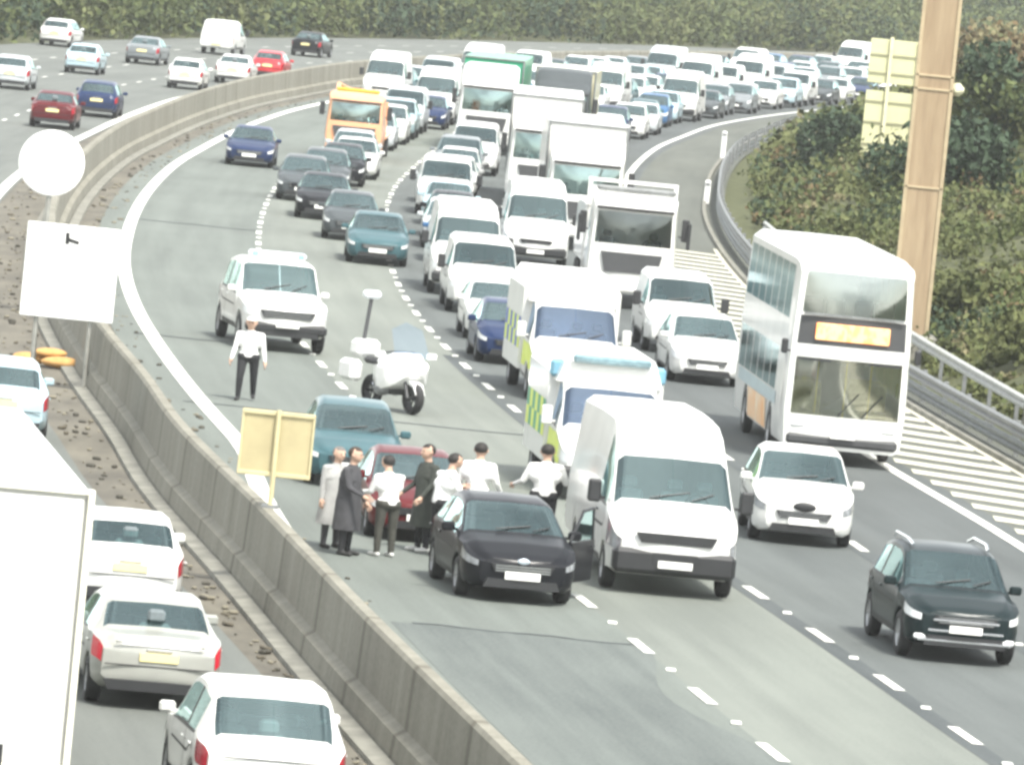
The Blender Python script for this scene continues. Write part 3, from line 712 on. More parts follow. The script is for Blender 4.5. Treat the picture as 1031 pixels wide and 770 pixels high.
S['wins']=[('windscreen','top',1.02,1.72,5.15,7.01),('side_window','side',1.35,2.45,4.1,4.88)]; S.update(grille=(.66,.8,.5,BLACK),intake=(.36,.5,.7),plz=.45,mirror=(1.4,1.28),mirmat=BLACK,seats=[(-.5,1.95,.8),(.5,1.95,.8)],dash=(1.2,2.7,1.16),handles=[(2.2,1.02)],wheels=[(.95,.32),(3.9,.32)])
SPEC['small van']=S
FIRST={}
def place(kind,colour,x,y,label,name=None,group=None,rz=None,extra=0,away=False,lane=.5,cat=None,z=0):
    """one road vehicle; its nose stands at (x,y) and it is turned with the road"""
    nm=name or {'hatchback':'hatchback_car','saloon':'saloon_car','estate':'estate_car','people carrier':'people_carrier','off-roader':'off_road_car','large van':'panel_van','high van':'panel_van','small van':'panel_van'}[kind]
    if kind not in FIRST: FIRST[kind]=proto(kind,nm,P['white']); o=FIRST[kind]; fresh=True
    else: fresh=False
    src=FIRST[kind]
    if fresh:
        for c in src.children:
            for i,sl in enumerate(c.material_slots):
                if sl.material.name.startswith('paint_'): sl.link='OBJECT'; sl.material=P[colour]
        o=src
    else: o=copy_tree(src,None,P[colour]); o.name=nm
    r=-math.atan(slope(y,lane))+extra+(PI if away else 0)
    o.location=(x,y,z); o.rotation_euler=(0,0,r if rz is None else rz)
    for k in ('group','label'): 
        if k in o: del o[k]
    tag(o,label,cat or ('van' if 'van' in kind else 'car'),group)
    return o
QG='vehicles queueing on the motorway'
# -- foreground cars on the right carriageway
tig,_,PtT=vehicle('off_road_car',SPEC['off-roader'],P['dark teal'],lamp=LAMP); tig.location=(7.42,123.6,0); tig.rotation_euler[2]=-math.atan(slope(126,.8))
tag(tig,'dark teal off-road car with roof rails driving alone at the lower right','car')
for sx in(1,-1):
    MB().tube([(sx*.60,1.95,1.66),(sx*.63,2.3,1.73),(sx*.63,3.4,1.73),(sx*.60,3.75,1.64)],.025).build('roof_rail',CHROME,tig)
MB().box((0,-.088,.52),(1.2,.02,.03),0,.005).build('chrome_strip',CHROME,tig); MB().box((0,-.07,.36),(1.5,.03,.035),0,.005).build('chrome_strip',CHROME,tig)
MB().box((0,-.09,.68),(1.05,.02,.035),0,.005).build('chrome_strip',CHROME,tig)
for sx in(1,-1): MB().box((sx*.68,.02,.40),(.24,.05,.08),0,.02).build('fog_light',LAMP,tig)
alt,_,_=vehicle('people_carrier',SPEC['people carrier'],P['white'],lamp=LAMPD); alt.location=(5.50,143.6,0); alt.scale=(1.06,1,1.04); alt.rotation_euler[2]=-math.atan(slope(145,.6))-.06
tag(alt,'white people carrier with oval black grille between the big white van and the bus','car')
MB().sphere((0,-.075,.69),.2,10,0,(1.0,.18,.42)).build('badge_grille',BLACK,alt,True)
fie,ringF,PtF=vehicle('hatchback_car',SPEC['hatchback'],P['black'],lamp=LAMPD); fie.location=(.46,126.4,0); fie.scale=(1.10,1.03,1.06); fie.rotation_euler[2]=-math.atan(slope(127,.3))+.04
tag(fie,'black hatchback car with its passenger door open in front of the crowd','car')
MB().sphere((0,-.08,.655),.075,8,0,(1.25,.2,.6)).build('badge',mat('badge_pale',(.55,.62,.68),.3,.5,noise=.1),fie,True)
# its open door, hinged at the front pillar and swung outward
dr=MB(); dr.prism([(0,.28),(1.12,.28),(1.16,.9),(0,.9)],-.035,.035,'y'); da=dr.build('door',P['black'],fie); da.location=(.86,1.18,0); da.rotation_euler=(0,0,math.radians(64))
fr=MB(); 
for a,b in (((0,.9),(.55,1.36)),((.55,1.36),(1.05,1.38)),((1.05,1.38),(1.14,.9))): fr.tube([(a[0],0,a[1]),(b[0],0,b[1])],.025,6)
fr.build('window_frame',BLACK,da); MB().prism([(.06,.91),(1.11,.91),(1.03,1.36),(.57,1.34)],-.004,.004,'y').build('window',GLASS,da)
MB().box((1.02,-.05,.8),(.16,.03,.035),0,.008).build('handle',P['black'],da); MB().box((.56,.045,.55),(1.0,.02,.5),0,.01).build('door_lining',mat('door_lining',(.14,.15,.16),.8,noise=.2),da)
# red car and the blue car behind it, beside the barrier
o=place('saloon','red',-1.62,136.0,'dark red car stopped behind the standing people',extra=-.01,cat='car')
o.location.x+=.3
o=place('estate','teal',-2.75,146.3,'blue green estate car stopped behind the brown backed sign and the red car',extra=-.03)
# -- large white van
iv,_,_=vehicle('panel_van',{**SPEC['large van'],'headlight':(.02,.62,3.25,3.97)},P['white'],lamp=LAMPD,glassm=GLASS); iv.location=(2.95,130.4,0); iv.scale=(1.10,1.0,1.04); iv.rotation_euler[2]=-math.atan(slope(133,.4))-.02
tag(iv,'big white high roof panel van with black bumper nearest the camera','van')
MB().box((0,-.085,.60),(.70,.03,.2),0,.02).build('plate_recess',BLACK,iv)
def ptvan(o): pass
# -- vans and cars queueing in the middle lanes
place('high van','white',-1.55,216.8,'white high roof van behind two smaller white vehicles in the middle column',group=QG,lane=.6)
place('small van','white',-.97,208.6,'small white van with dark bumper in front of the high roof van',group=QG,lane=.6)
place('hatchback','white',-.45,197.2,'white hatchback between the small white van and the dark blue car',group=QG,lane=.6)
place('hatchback','dark blue',-.05,188.3,'dark blue hatchback half hidden behind the police van',group=QG,lane=.6)
place('people carrier','white',4.57,188.3,'white people carrier with dark grille just left of the bus side',group=QG,lane=.85)
place('small van','white',4.15,199.6,'white van with slotted black grille behind the white people carrier near the bus',group=QG,lane=.85)
place('high van','white',.3,237,'white high roof van half hidden left of the tipper truck cab',group=QG,lane=.75)
place('saloon','teal',-4.24,229.3,'teal blue saloon leading the slanting line of dark cars',group=QG,lane=.35)
place('hatchback','dark grey',-5.38,242.2,'dark grey hatchback behind the teal saloon in the slanting line',group=QG,lane=.35)
place('saloon','black',-6.6,254.5,'black saloon third in the slanting line of dark cars',group=QG,lane=.35)
place('estate','dark grey',-7.65,266.6,'dark grey estate last in the slanting line of dark cars',group=QG,lane=.35)
place('saloon','dark blue',-10.45,292,'dark blue saloon alone in the lane beside the median',group=QG,lane=.12)

# -- boxy heavy vehicles
def rounded_front(L,W,H,zl,dome=.3,w0=.93,edge=.1,zs=None,zmid=1.2):
    return dict(L=L,W=W,top=[(0,H-dome),(.06,H-dome*.6),(.2,H-dome*.28),(.6,H-dome*.06),(1.2,H),(L-.3,H),(L-.05,H-.06),(L,H-.15)],zs=zs or [(0,H*.6),(L,H*.6)],
        wr=[(0,.93),(1.0,.93),(L,.93)],w=[(0,w0),(.05,w0+.03),(.2,.985),(.5,1),(L-.2,1),(L,.97)],zl=[(0,zl),(L,zl)],zmid=zmid,wheels=[],edge=edge,bulge=.1,wins=[],mirror=(0,1.5))
ADVERT=mat('orange_advert',(.80,.42,.16),.5,noise=.75,scale=1.4,col2=(.78,.70,.56))
DEST=mat('lit_destination',(1.0,.42,.14),.5,emit=.36)
def dest_mat():
    mt=DEST; n=mt.node_tree.nodes; L=mt.node_tree.links; b=n['Principled BSDF']; tc=n.new('ShaderNodeTexCoord'); mp=n.new('ShaderNodeMapping'); mp.inputs['Scale'].default_value=(5,1,3.0); v=n.new('ShaderNodeTexNoise'); v.inputs['Scale'].default_value=1.6
    rp=n.new('ShaderNodeValToRGB'); e=rp.color_ramp.elements; e[0].position=.40; e[1].position=.52; e[0].color=(1,.20,.05,1); e[1].color=(1,.62,.34,1)
    L.new(tc.outputs['Object'],mp.inputs[0]); L.new(mp.outputs[0],v.inputs['Vector']); L.new(v.outputs['Fac'],rp.inputs[0]); L.new(rp.outputs[0],b.inputs['Emission Color'])
dest_mat()
BUSIN=mat('bus_lining',(.70,.69,.52),.8,noise=.2)  # pale yellow lining, brightened to imitate a lit interior
def bus():
    S=rounded_front(10.6,2.62,4.25,.32,.26,.95,.16,zs=[(0,2.35),(10.6,2.35)],zmid=1.05)
    S['wheels']=[(2.6,.48),(8.0,.48)]; S['plz']=.62
    S['capwins']=[('lower_windscreen',1.0,2.16,-.90,.90),('destination_box',2.42,3.0,-.92,.92),('upper_windscreen',3.06,3.9,-.90,.90)]
    S['capmat']={'lower_windscreen':GLASS_BUS,'destination_box':DGREY,'upper_windscreen':GLASS_UP,'side_window':GLASS_BUS2}
    for k in range(7): S['wins'].append(('side_window','side',.75+1.36*k,2.02+1.36*k,4.3,4.92))
    for k in range(6): S['wins'].append(('side_window','side',1.9+1.36*k,3.16+1.36*k,3.22,3.9))
    S['taillight']=None; S['mirror']=(-.15,2.35); S['mw']=(.14,.1,.3); S['mirx']=.99; S['mirmat']=BLACK
    r,_,Pt=vehicle('double_decker_bus',S,P['white'],lite=True)
    MB().box((0,-.115,2.7),(1.55,.04,.34),0,.02).build('destination_display',DEST,r)
    for sx in(1,-1):
        MB().box((sx*.95,.0,.82),(.32,.12,.17),0,.04).build('headlight',LAMP,r)
        patch(Pt,sx,.35,.62,3.05,3.9,.012).build('corner_pillar',P['white'],r)
    MB().box((0,.05,.50),(2.34,.24,.22),0,.06).build('bumper',DGREY,r); MB().box((0,-.075,2.12),(2.2,.03,.05)).build('windscreen_trim',BLACK,r)
    MB().box((0,-.1,3.04),(2.1,.05,.05)).build('window_rail',STEEL,r)
    for x in(-.5,.1,.62): MB().tube([(x,1.2,.7),(x,1.2,2.2)],.02).build('grab_pole',mat('grab_pole',(.75,.66,.12),.4,noise=.1),r)
    for (x,t) in ((-.75,1.6),(.75,2.6),(-.75,2.9),(.75,3.6)): 
        q=MB(); q.box((x,t,1.25),(.8,.12,.7),0,.05); q.box((x,t-.2,.95),(.8,.45,.1),0,.03); q.build('seat',mat('bus_seat',(.50,.51,.30),.9,noise=.4,scale=6),r)  # seat colour brightened in place of interior light
    for x in(-.75,-.3,.3,.75):
        q=MB(); q.box((x,.95,3.05),(.42,.1,.6),0,.05); q.build('seat',SEAT,r)
    MB().box((0,5.3,2.33),(2.35,10.2,.08)).build('upper_floor',BUSIN,r); MB().box((0,5.3,.62),(2.3,10.2,.06)).build('lower_floor',BUSIN,r)
    patch(Pt,-1,1.5,9.6,3.0,3.2,.01,8,2).build('waist_stripe',P['pale blue'],r)
    patch(Pt,-1,3.4,7.3,2.05,2.98,.012,14,4).build('advert_panel',ADVERT,r)
    for i in range(2): MB().tube([(-.15+.5*i,-.12,1.02),(.25+.5*i,-.13,1.5)],.012,5).build('wiper',BLACK,r)
    return r
GLASS_BUS=glass('bus_screen_glass',(.95,.97,.86),(.95,.96,.84),1.5,.30); GLASS_UP=glass('bus_upper_glass',(.62,.68,.64),(.85,.92,.88),1.55,.16); GLASS_BUS2=glass('bus_side_glass',(.55,.66,.68),(.7,.86,.9),1.6,.06)  # lower screen: yellowish reflection tint stands in for the lit bus interior
bs=bus(); bs.location=(6.95,165.2,0); bs.scale=(1,1,1.03); bs.rotation_euler[2]=-math.atan(slope(170,.9))-.022; tag(bs,'white double decker bus with orange destination display in the nearside lane','bus')

def lorry_cab(root,colour,W=2.5,H=3.75,defl=True,glassm=GLASS):
    S=dict(L=2.2,W=W,top=[(0,2.88),(.05,2.98),(.25,3.08),(.5,3.2),(1.0,H-.12) if defl else (1.0,3.12),(1.5,H if defl else 3.15),(2.2,H if defl else 3.15)],zs=[(0,1.62),(2.2,1.62)],wr=[(0,.95),(.5,.94),(2.2,.9)],
        w=[(0,.92),(.05,.95),(.25,.985),(.6,1),(2.2,1)],zl=[(0,.42),(2.2,.55)],zmid=1.1,wheels=[(1.38,.5)],edge=.12,bulge=.12,capwins=[('windscreen',1.78,2.66,-.93,.93)],
        capmat={'windscreen':glassm},mirror=(.1,2.3),mw=(.2,.16,.62),mirx=1.02,mirmat=BLACK,plz=.6,headlight=(.02,.24,2.05,2.7),grille=(1.0,1.55,.85,DGREY),bumper=(.42,.84),bumpermat=P[colour],
        wins=[('side_window','side',.42,1.25,4.12,4.72)],seats=[(-.65,1.2,1.3),(.65,1.2,1.3)],dash=(.4,1.9,1.7),taillight=None)
    tmp,ring,Pt=vehicle('tmp',S,P[colour],glassm,lite=True)
    for c in list(tmp.children): c.parent=root
    bpy.data.objects.remove(tmp)
    MB().box((0,-.09,2.76),(W*.86,.26,.07),0,.03).build('sun_visor',BLACK,root)
    return Pt
def lorry(name,label,x,y,colour,boxcol,Lb=9.5,boxz=(1.15,3.95),lane=.9,defl=True,rz=None,kind='box',glassm=GLASS,group=QG):
    r=empty(name); lorry_cab(r,colour,defl=defl,glassm=glassm)
    b=MB(); b.box((0,2.65+Lb/2,(boxz[0]+boxz[1])/2),(2.54,Lb,boxz[1]-boxz[0]),0,.04); b.build('cargo_box',P[boxcol],r)
    q=MB(); q.box((0,2.3+Lb/2,.95),(1.0,Lb+.4,.28)); q.build('chassis',BLACK,r)
    q=MB()
    for z in (boxz[0]+.02,boxz[1]-.03): q.box((0,2.62,z),(2.58,.06,.07),0,.01)
    for sx in(1,-1): q.box((sx*1.26,2.62,(boxz[0]+boxz[1])/2),(.07,.06,boxz[1]-boxz[0]),0,.01)
    q.build('box_frame',STEEL,r)
    for t in (Lb+.2,Lb+1.5):
        for sx in(1,-1): wheel(r,sx*1.1,t,.5,.3)
    r.location=(x,y,0); r.rotation_euler[2]=-math.atan(slope(y,lane)) if rz is None else rz
    tag(r,label,'lorry',group); return r
lorry('box_lorry','white lorry with tall roof deflector between the tipper truck and the far queue',1.7,251,'white','white',11,lane=.9)
# tipper with raised headboard nearest of the lorries
tp=empty('tipper_truck'); lorry_cab(tp,'white',H=3.2,defl=False,glassm=GLASS_DARK)
q=MB(); q.box((0,2.75,2.0),(2.5,.12,2.5),0,.03); q.box((0,5.5,1.15),(2.5,5.4,.12)); 
for sx in(1,-1): q.box((sx*1.22,5.5,1.95),(.08,5.4,1.5),0,.02)
q.box((0,8.2,1.95),(2.5,.08,1.5)); q.build('tipper_body',P['white'],tp)
q=MB()
for sx in(1,-1): q.box((sx*1.2,2.66,3.05),(.12,.14,.8),0,.02)
q.box((0,2.66,3.40),(2.5,.1,.1)); q.build('headboard_frame',P['white'],tp)
MB().box((0,5,.9),(1.0,6.4,.25)).build('chassis',BLACK,tp)
MB().box((0,.55,3.27),(2.2,.3,.14),0,.05).build('roof_light_bar',STEEL,tp)
for t in(5.6,6.9):
    for sx in(1,-1): wheel(tp,sx*1.1,t,.5,.3)
for sx in(1,-1):
    MB().box((sx*1.52,-.05,2.15),(.1,.12,.75),0,.03).build('mirror_arm',BLACK,tp)
tp.location=(2.93,219,0); tp.rotation_euler[2]=-math.atan(slope(225,.9)); tag(tp,'white tipper truck with black mirrors and wide dark windscreen right of the vans','truck',QG)
lorry('curtain_lorry','lorry with bright green load box at the top of the picture',-2.15,330,'white','green',11,lane=.6)
lorry('flat_roof_lorry','cream lorry with dark cab top right of the green lorry',.9,334,'dark grey','cream',8,boxz=(1.15,3.7),lane=.85)
lorry('box_lorry','second white lorry standing right behind the white lorry with the deflector',.3,279,'white','white',12,lane=.87)
# orange recovery truck
rt=empty('recovery_truck'); lorry_cab(rt,'orange',W=2.3,H=3.0,defl=False)
q=MB(); q.box((0,5.4,1.05),(2.35,5.6,.16),0,.03); q.box((0,2.75,1.9),(2.3,.12,1.7),0,.03); q.build('flat_bed',P['orange'],rt); MB().box((0,.7,3.26),(1.7,.3,.16),0,.05).build('light_bar',AMBER,rt)
MB().box((0,4.5,.8),(.9,5.6,.24)).build('chassis',BLACK,rt)
for sx in(1,-1): wheel(rt,sx*1.0,6.4,.46,.28)
q=MB(); q.tube([(-.9,2.9,2.7),(-.9,3.6,3.4),(-.4,4.2,3.1)],.09); q.build('crane_arm',P['orange'],rt)
rt.scale=(1,1,.82); rt.location=(-7.1,309.5,0); rt.rotation_euler[2]=-math.atan(slope(310,.35)); tag(rt,'orange recovery truck with flat bed in the far queue near the median','truck',QG)

# -- ambulances / police van
LIME=mat('hi_vis_yellow_panel',(.62,.72,.10),.5,noise=.1); EMGREEN=mat('emergency_green_panel',(.03,.28,.14),.5,noise=.1)
def chequer(par,x,t0,t1,z0,z1,n,off,mats):
    for nm,par_,par2 in (('chequer_stripe',0,1),):
        q=MB()
        for i in range(n):
            for j in range(2):
                a=t0+(t1-t0)*i/n; b=t0+(t1-t0)*(i+1)/n; c=z0+(z1-z0)*j/2; d=z0+(z1-z0)*(j+1)/2
                q.add([(x+off,a,c),(x+off,b,c),(x+off,b,d),(x+off,a,d)],[(0,1,2,3)],(i+j)%2)
        q.build(nm,mats,par)
def ambulance(name,label,x,y,lane,boxh,glassm,side,extra=0,roofbar=True):
    S=van_spec(2.6,2.05,2.3,1.95); S['top']=[(0,.98),(.08,1.06),(.42,1.22),(.72,1.36),(1.45,2.1),(1.8,2.3),(2.6,2.4)]; S['wheels']=[(.98,.36)]; S['wr']=[(0,.84),(.78,.93),(1.5,.86),(2.6,.86)]
    S['w']=[(0,.80),(.06,.87),(.2,.94),(.5,.985),(.9,1),(2.6,1)]
    S['wins']=[('windscreen','top',.78,1.42,5.15,7.01),('side_window','side',1.2,2.1,4.1,4.88)]; S.update(bumper=(.34,.66),grille=(.72,.86,.5,BLACK),mirmat=P['white'],taillight=None,handles=[(2.1,1.15)],zs=[(0,.86),(.5,1.12),(.85,1.26),(2.6,1.3)],dash=(1.0,2.5,1.3))
    r,_,Pt=vehicle(name,S,P['white'],glassm,lite=True)
    b=MB(); b.prism([(-1.1,.55),(1.1,.55),(1.1,boxh-.35),(.88,boxh),(-.88,boxh),(-1.1,boxh-.35)],2.35,6.3,'y'); b.build('patient_box',P['white'],r)
    b=MB(); b.prism([(-1.02,2.12),(1.02,2.12),(.88,boxh-.1),(-.88,boxh-.1)],1.75,2.36,'y'); b.build('cab_canopy',P['white'],r)
    for sx in(1,-1): wheel(r,sx*.93,5.0,.36,.24)
    for sx in(1,-1): chequer(r,sx*1.1,2.5,6.2,1.0,1.7,7,sx*.006,[LIME,EMGREEN] if side=='green' else [LIME,mat('police_blue_panel',(.03,.08,.4),.5,noise=.1)])
    patch(Pt,1,.3,2.3,3.1,3.9,.01).build('cab_stripe',LIME,r); patch(Pt,-1,.3,2.3,3.1,3.9,.01).build('cab_stripe',LIME,r)
    if roofbar:
        MB().box((0,1.72,boxh-.03),(1.5,.24,.17),0,.05).build('light_bar',mat('teal_beacon',(.22,.34,.38),.2,0,.5,noise=.4,scale=6),r)
        for sx in(1,-1): MB().box((sx*.98,2.30,boxh-.28),(.26,.18,.34),0,.06).build('corner_beacon',mat('cyan_beacon',(.18,.38,.50),.2,0,.5,noise=.2),r)
    MB().box((.55,.20,.86),(.22,.04,.07),0,.01).build('strobe_light',BLUEL,r); MB().box((-.55,.20,.86),(.22,.04,.07),0,.01).build('strobe_light',BLUEL,r)
    r.location=(x,y,0); r.rotation_euler[2]=-math.atan(slope(y,lane))+extra; tag(r,label,'ambulance'); return r
ambulance('ambulance','white ambulance with teal roof light bar half hidden behind the big white van',2.02,148.8,.5,2.62,GLASS_BLUE,'green')
ambulance('police_van','white police van with blue tinted windscreen behind the ambulance',1.39,176.5,.6,2.75,GLASS_BLUE,'blue',roofbar=False)

# -- white police four by four
S4=car_spec(4.7,1.96,1.95,1.35,1.22,1.95,3.9,1.25,4.62,nose=.98,R=.39,zs0=1.12,zs1=1.18,zmid=.65,roofw=.82)
S4.update(plz=.62,grille=(.76,.93,.62,BLACK),intake=(.36,.55,.75),zl=[(0,.42),(.25,.34),(4.3,.36),(4.7,.5)],bumper=(.42,.66))
ff,_,PtP=vehicle('off_road_car',S4,P['white']); ff.location=(-5.35,184.6,0); ff.scale=(1.05,1.05,1.05); ff.rotation_euler[2]=-math.atan(slope(186,.12))+.09
tag(ff,'white boxy off-road car with roof light bar standing behind the walking person','car')
MB().box((0,2.35,2.04),(1.3,.32,.14),0,.05).build('light_bar',mat('beacon_white',(.75,.80,.85),.2,0,.6,noise=.15),ff)
for sx in(1,-1): MB().box((sx*.52,2.35,2.045),(.2,.34,.12),0,.04).build('blue_light',mat('pale_blue_lens',(.25,.42,.70),.2,0,.6,noise=.15),ff)

# -- police motorcycle
mc=empty('police_motorcycle',(-2.05,168.0,0),math.radians(32)); mc.scale=(1.28,1.16,1.10); tag(mc,'white police motorcycle with a tall rear beacon pole standing in the empty lane','motorcycle')
WB=mat('bike_white',(.82,.82,.80),.25,0,.6,noise=.06)
for t in(0,1.48):
    o=MB().lathe([(-.07,.21),(-.075,.26),(-.05,.30),(0,.315),(.05,.30),(.075,.26),(.07,.21)],(0,0,0),'x',24).build('wheel',TYRE,mc,True,(0,t,.315))
    m=MB(); m.lathe([(-.05,.20),(.05,.20),(.05,.225),(-.05,.225),(-.05,.20)],(0,0,0),'x',22); m.lathe([(-.06,.03),(.06,.03),(.06,.001)],(0,0,0),'x',10)
    for k in range(5): a=2*PI*k/5; m.tube([(0,.03*math.cos(a),.03*math.sin(a)),(0,.21*math.cos(a),.21*math.sin(a))],.016,5)
    m.build('rim',DGREY,o); 
q=MB()
for sx in(1,-1): q.tube([(sx*.11,0,.315),(sx*.11,.30,.95)],.03)
q.build('front_fork',DGREY,mc); MB().prism([(-.24,.40),(-.12,.60),(.12,.66),(.28,.54),(.14,.60),(-.1,.54)],-.09,.09,'x').build('front_mudguard',WB,mc)
fa=dict(L=1.0,W=.86,top=[(0,1.02),(.1,1.10),(.35,1.18),(.7,1.02),(1.0,.92)],zs=[(0,.92),(1,.85)],wr=[(0,.7),(1,.7)],w=[(0,.45),(.1,.7),(.3,.98),(.6,1),(1,.6)],zl=[(0,.72),(.2,.52),(.6,.4),(1,.5)],zmid=.8,wheels=[],edge=.08,bulge=.08,wins=[],mirror=(0,1))
pp,_,_=loft(fa); bmb=pp['body']; bmb.v=[(x,y+.02,z) for x,y,z in bmb.v]; bmb.build('fairing',WB,mc,40)
MB().add([(-.34,.16,1.08),(.34,.16,1.08),(.30,.44,1.60),(0,.50,1.74),(-.30,.44,1.60),(-.34,.17,1.08)],[(0,1,2,3,4)]).build('windscreen',FLASH_SCREEN,mc)  # windscreen, drawn tall and bluish to stand in for blue flash glare
MB().sphere((0,-.04,.93),.15,8,0,(1.4,.5,.8)).build('headlight',mat('lit_headlamp',(1,.98,.94),.2,emit=3),mc,True)
q=MB(); q.box((0,.75,.52),(.5,.55,.4),0,.1); q.build('engine',DGREY,mc)
for sx in(1,-1): q=MB(); q.lathe([(0,.12),(.12,.13),(.2,.09),(.21,.001)],(0,0,0),'x',12); q.v=[(sx*(x+.2),y+.62,z+.42) for x,y,z in q.v]; q.build('cylinder_head',STEEL,mc,True)
MB().box((0,.85,.92),(.4,.55,.24),0,.1).build('fuel_tank',WB,mc); MB().box((0,1.32,.90),(.34,.62,.14),0,.06).build('seat',BLACK,mc)
for sx in(1,-1): MB().box((sx*.38,1.62,.68),(.24,.55,.42),0,.08).build('pannier',WB,mc)
MB().box((0,1.86,1.10),(.44,.4,.34),0,.08).build('top_box',WB,mc)
q=MB(); q.tube([(-.42,.62,1.10),(-.2,.5,1.16),(.2,.5,1.16),(.42,.62,1.10)],.018); q.build('handlebar',BLACK,mc)
for sx in(1,-1): MB().box((sx*.50,.40,1.10),(.2,.08,.13),0,.03).build('mirror',WB,mc)
q=MB(); q.tube([(.22,1.0,.3),(.24,1.9,.42)],[.05,.07]); q.build('exhaust',CHROME,mc); q=MB(); q.tube([(-.1,.95,.28),(-.36,1.0,.02)],.018); q.build('side_stand',DGREY,mc)
q=MB(); q.tube([(0,1.98,1.05),(.12,2.04,2.06)],.035); q.build('beacon_pole',DGREY,mc); MB().box((.13,2.05,2.13),(.30,.22,.16),0,.05).build('beacon',mat('beacon_lens',(.85,.88,.92),.2,0,.6,noise=.05),mc)

# -- opposite carriageway, seen from behind
LG='vehicles on the opposite carriageway'
def place_away(kind,colour,x,y,label,extra=0):   # (x,y) is the tail
    L_=SPEC[kind]['L']; r=-math.atan((edgeL(y+2)-edgeL(y-2))/4)+extra; d=Vector((-math.sin(r),math.cos(r)))
    return place(kind,colour,x+d.x*L_,y+d.y*L_,label,group=LG,rz=r+PI)
sv=place_away('saloon','warm silver',-4.32,105.4,'silver saloon with red tail lights beside the barrier at lower left')
for c_ in sv.children:
    if c_.name.startswith('tail_light'): c_.material_slots[0].link='OBJECT'; c_.material_slots[0].material=mat('lit_tail_lens',(.50,.012,.03),.25,emit=.08)
place_away('off-roader','white',-2.35,93.2,'white off-road car cut off by the bottom edge beside the barrier')
place_away('hatchback','white',-5.4,118.2,'white hatchback squeezed between the white lorry and the silver saloon')
place_away('estate','pale blue',-9.5,149.5,'pale car at the left edge just above the white lorry roof')
place_away('saloon','dark red',-18.9,310,'dark red saloon at upper left beside the white round disc')
place_away('estate','dark blue',-18.2,327.5,'dark blue estate just right of the dark red saloon at upper left')
place_away('hatchback','white',-16.9,377,'white hatchback with dark bumper beyond the curve of the median')
place_away('saloon','white',-15.3,393,'white saloon leading the bright red car beyond the median curve')
place_away('hatchback','bright red',-14.1,398.5+9,'bright red hatchback farthest along the curve of the median')
place_away('estate','silver',-23.5,352,'silver estate at the upper left edge two lanes from the median')
place_away('hatchback','pale blue',-22.3,385,'pale blue hatchback in the outer lane above the dark blue estate')
place_away('saloon','grey',-20.8,412,'grey saloon in the second lane at the top left')
place_away('small van','white',-18.4,446,'white van in the second lane near the top of the left road')
place_away('saloon','black',-13.9,462,'black saloon on the left road above the bright red hatchback')
place_away('estate','white',-26.5,430,'white estate in the outermost lane at the top left corner')
wl=empty('box_lorry'); q=MB(); q.box((0,6.2,2.35),(2.5,12.0,3.3),0,.05); q.build('cargo_box',P['lorry white'],wl)
q=MB(); q.box((0,.16,3.97),(2.56,.1,.07),0,.01); q.box((0,.16,.72),(2.56,.1,.1),0,.01)
for sx in(1,-1): q.box((sx*1.25,.16,2.35),(.08,.1,3.3),0,.01)
q.build('rear_frame',mat('cream_frame',(.74,.72,.62),.5,noise=.2),wl)
for sx in(1,-1):
    q=MB(); q.box((sx*.6,.17,2.33),(1.15,.06,3.12),0,.02); q.build('rear_door',P['lorry white'],wl); MB().tube([(sx*.12,.11,1.1),(sx*.12,.11,3.85)],.02).build('locking_bar',STEEL,wl)
    MB().box((sx*.95,.1,.58),(.4,.1,.14),0,.02).build('tail_light',TAIL,wl)
    for t in(2.2,3.5): wheel(wl,sx*1.08,t,.5,.3)
    wheel(wl,sx*1.08,11.6,.5,.3)
MB().box((0,6,.85),(1.0,11.8,.26)).build('chassis',BLACK,wl); q=MB(); q.box((0,13.6,2.0),(2.45,2.0,2.7),0,.12); q.build('cab',P['lorry white'],wl)
wl.location=(-5.92,91.2,0); wl.rotation_euler[2]=-math.atan(slope(97,0))-.0; tag(wl,'tall white box lorry filling the lower left edge','lorry',LG)
lw=empty('lorry_roof')

bpy.data.objects.remove(lw)

# -- the far queue: each lane is filled from the named vehicles back to where the road turns away
ORD=['first','second','third','fourth','fifth','sixth','seventh','eighth','ninth','tenth','eleventh','twelfth','thirteenth','fourteenth','fifteenth','sixteenth','seventeenth','eighteenth','nineteenth','twentieth','twenty-first','twenty-second','twenty-third','twenty-fourth','twenty-fifth','twenty-sixth','twenty-seventh','twenty-eighth','twenty-ninth','thirtieth','thirty-first','thirty-second','thirty-third','thirty-fourth','thirty-fifth','thirty-sixth','thirty-seventh','thirty-eighth','thirty-ninth','fortieth','forty-first','forty-second','forty-third','forty-fourth','forty-fifth','forty-sixth']
rq=random.Random(21)
kinds=['hatchback']*5+['saloon']*4+['estate']*3+['people carrier']*4+['off-roader']*2+['small van']*2+['high van']*2
cols=['white']*8+['silver']*6+['pale blue']*4+['grey']*3+['dark grey']*3+['black']*3+['dark blue']*2+['teal']*2+['blue','dark red']
lanes=[('lane beside the hard shoulder','behind the white lorries beside the hard shoulder',.875,[(297,331),(347,570)]),('second lane from the hard shoulder','behind the large white high roof van',.625,[(226,327),(345,570)]),
       ('third lane from the hard shoulder','behind the slanting line of dark cars',.375,[(275,304),(322,570)]),('lane beside the median','beyond the orange truck beside the median',.125,[(384,570)])]
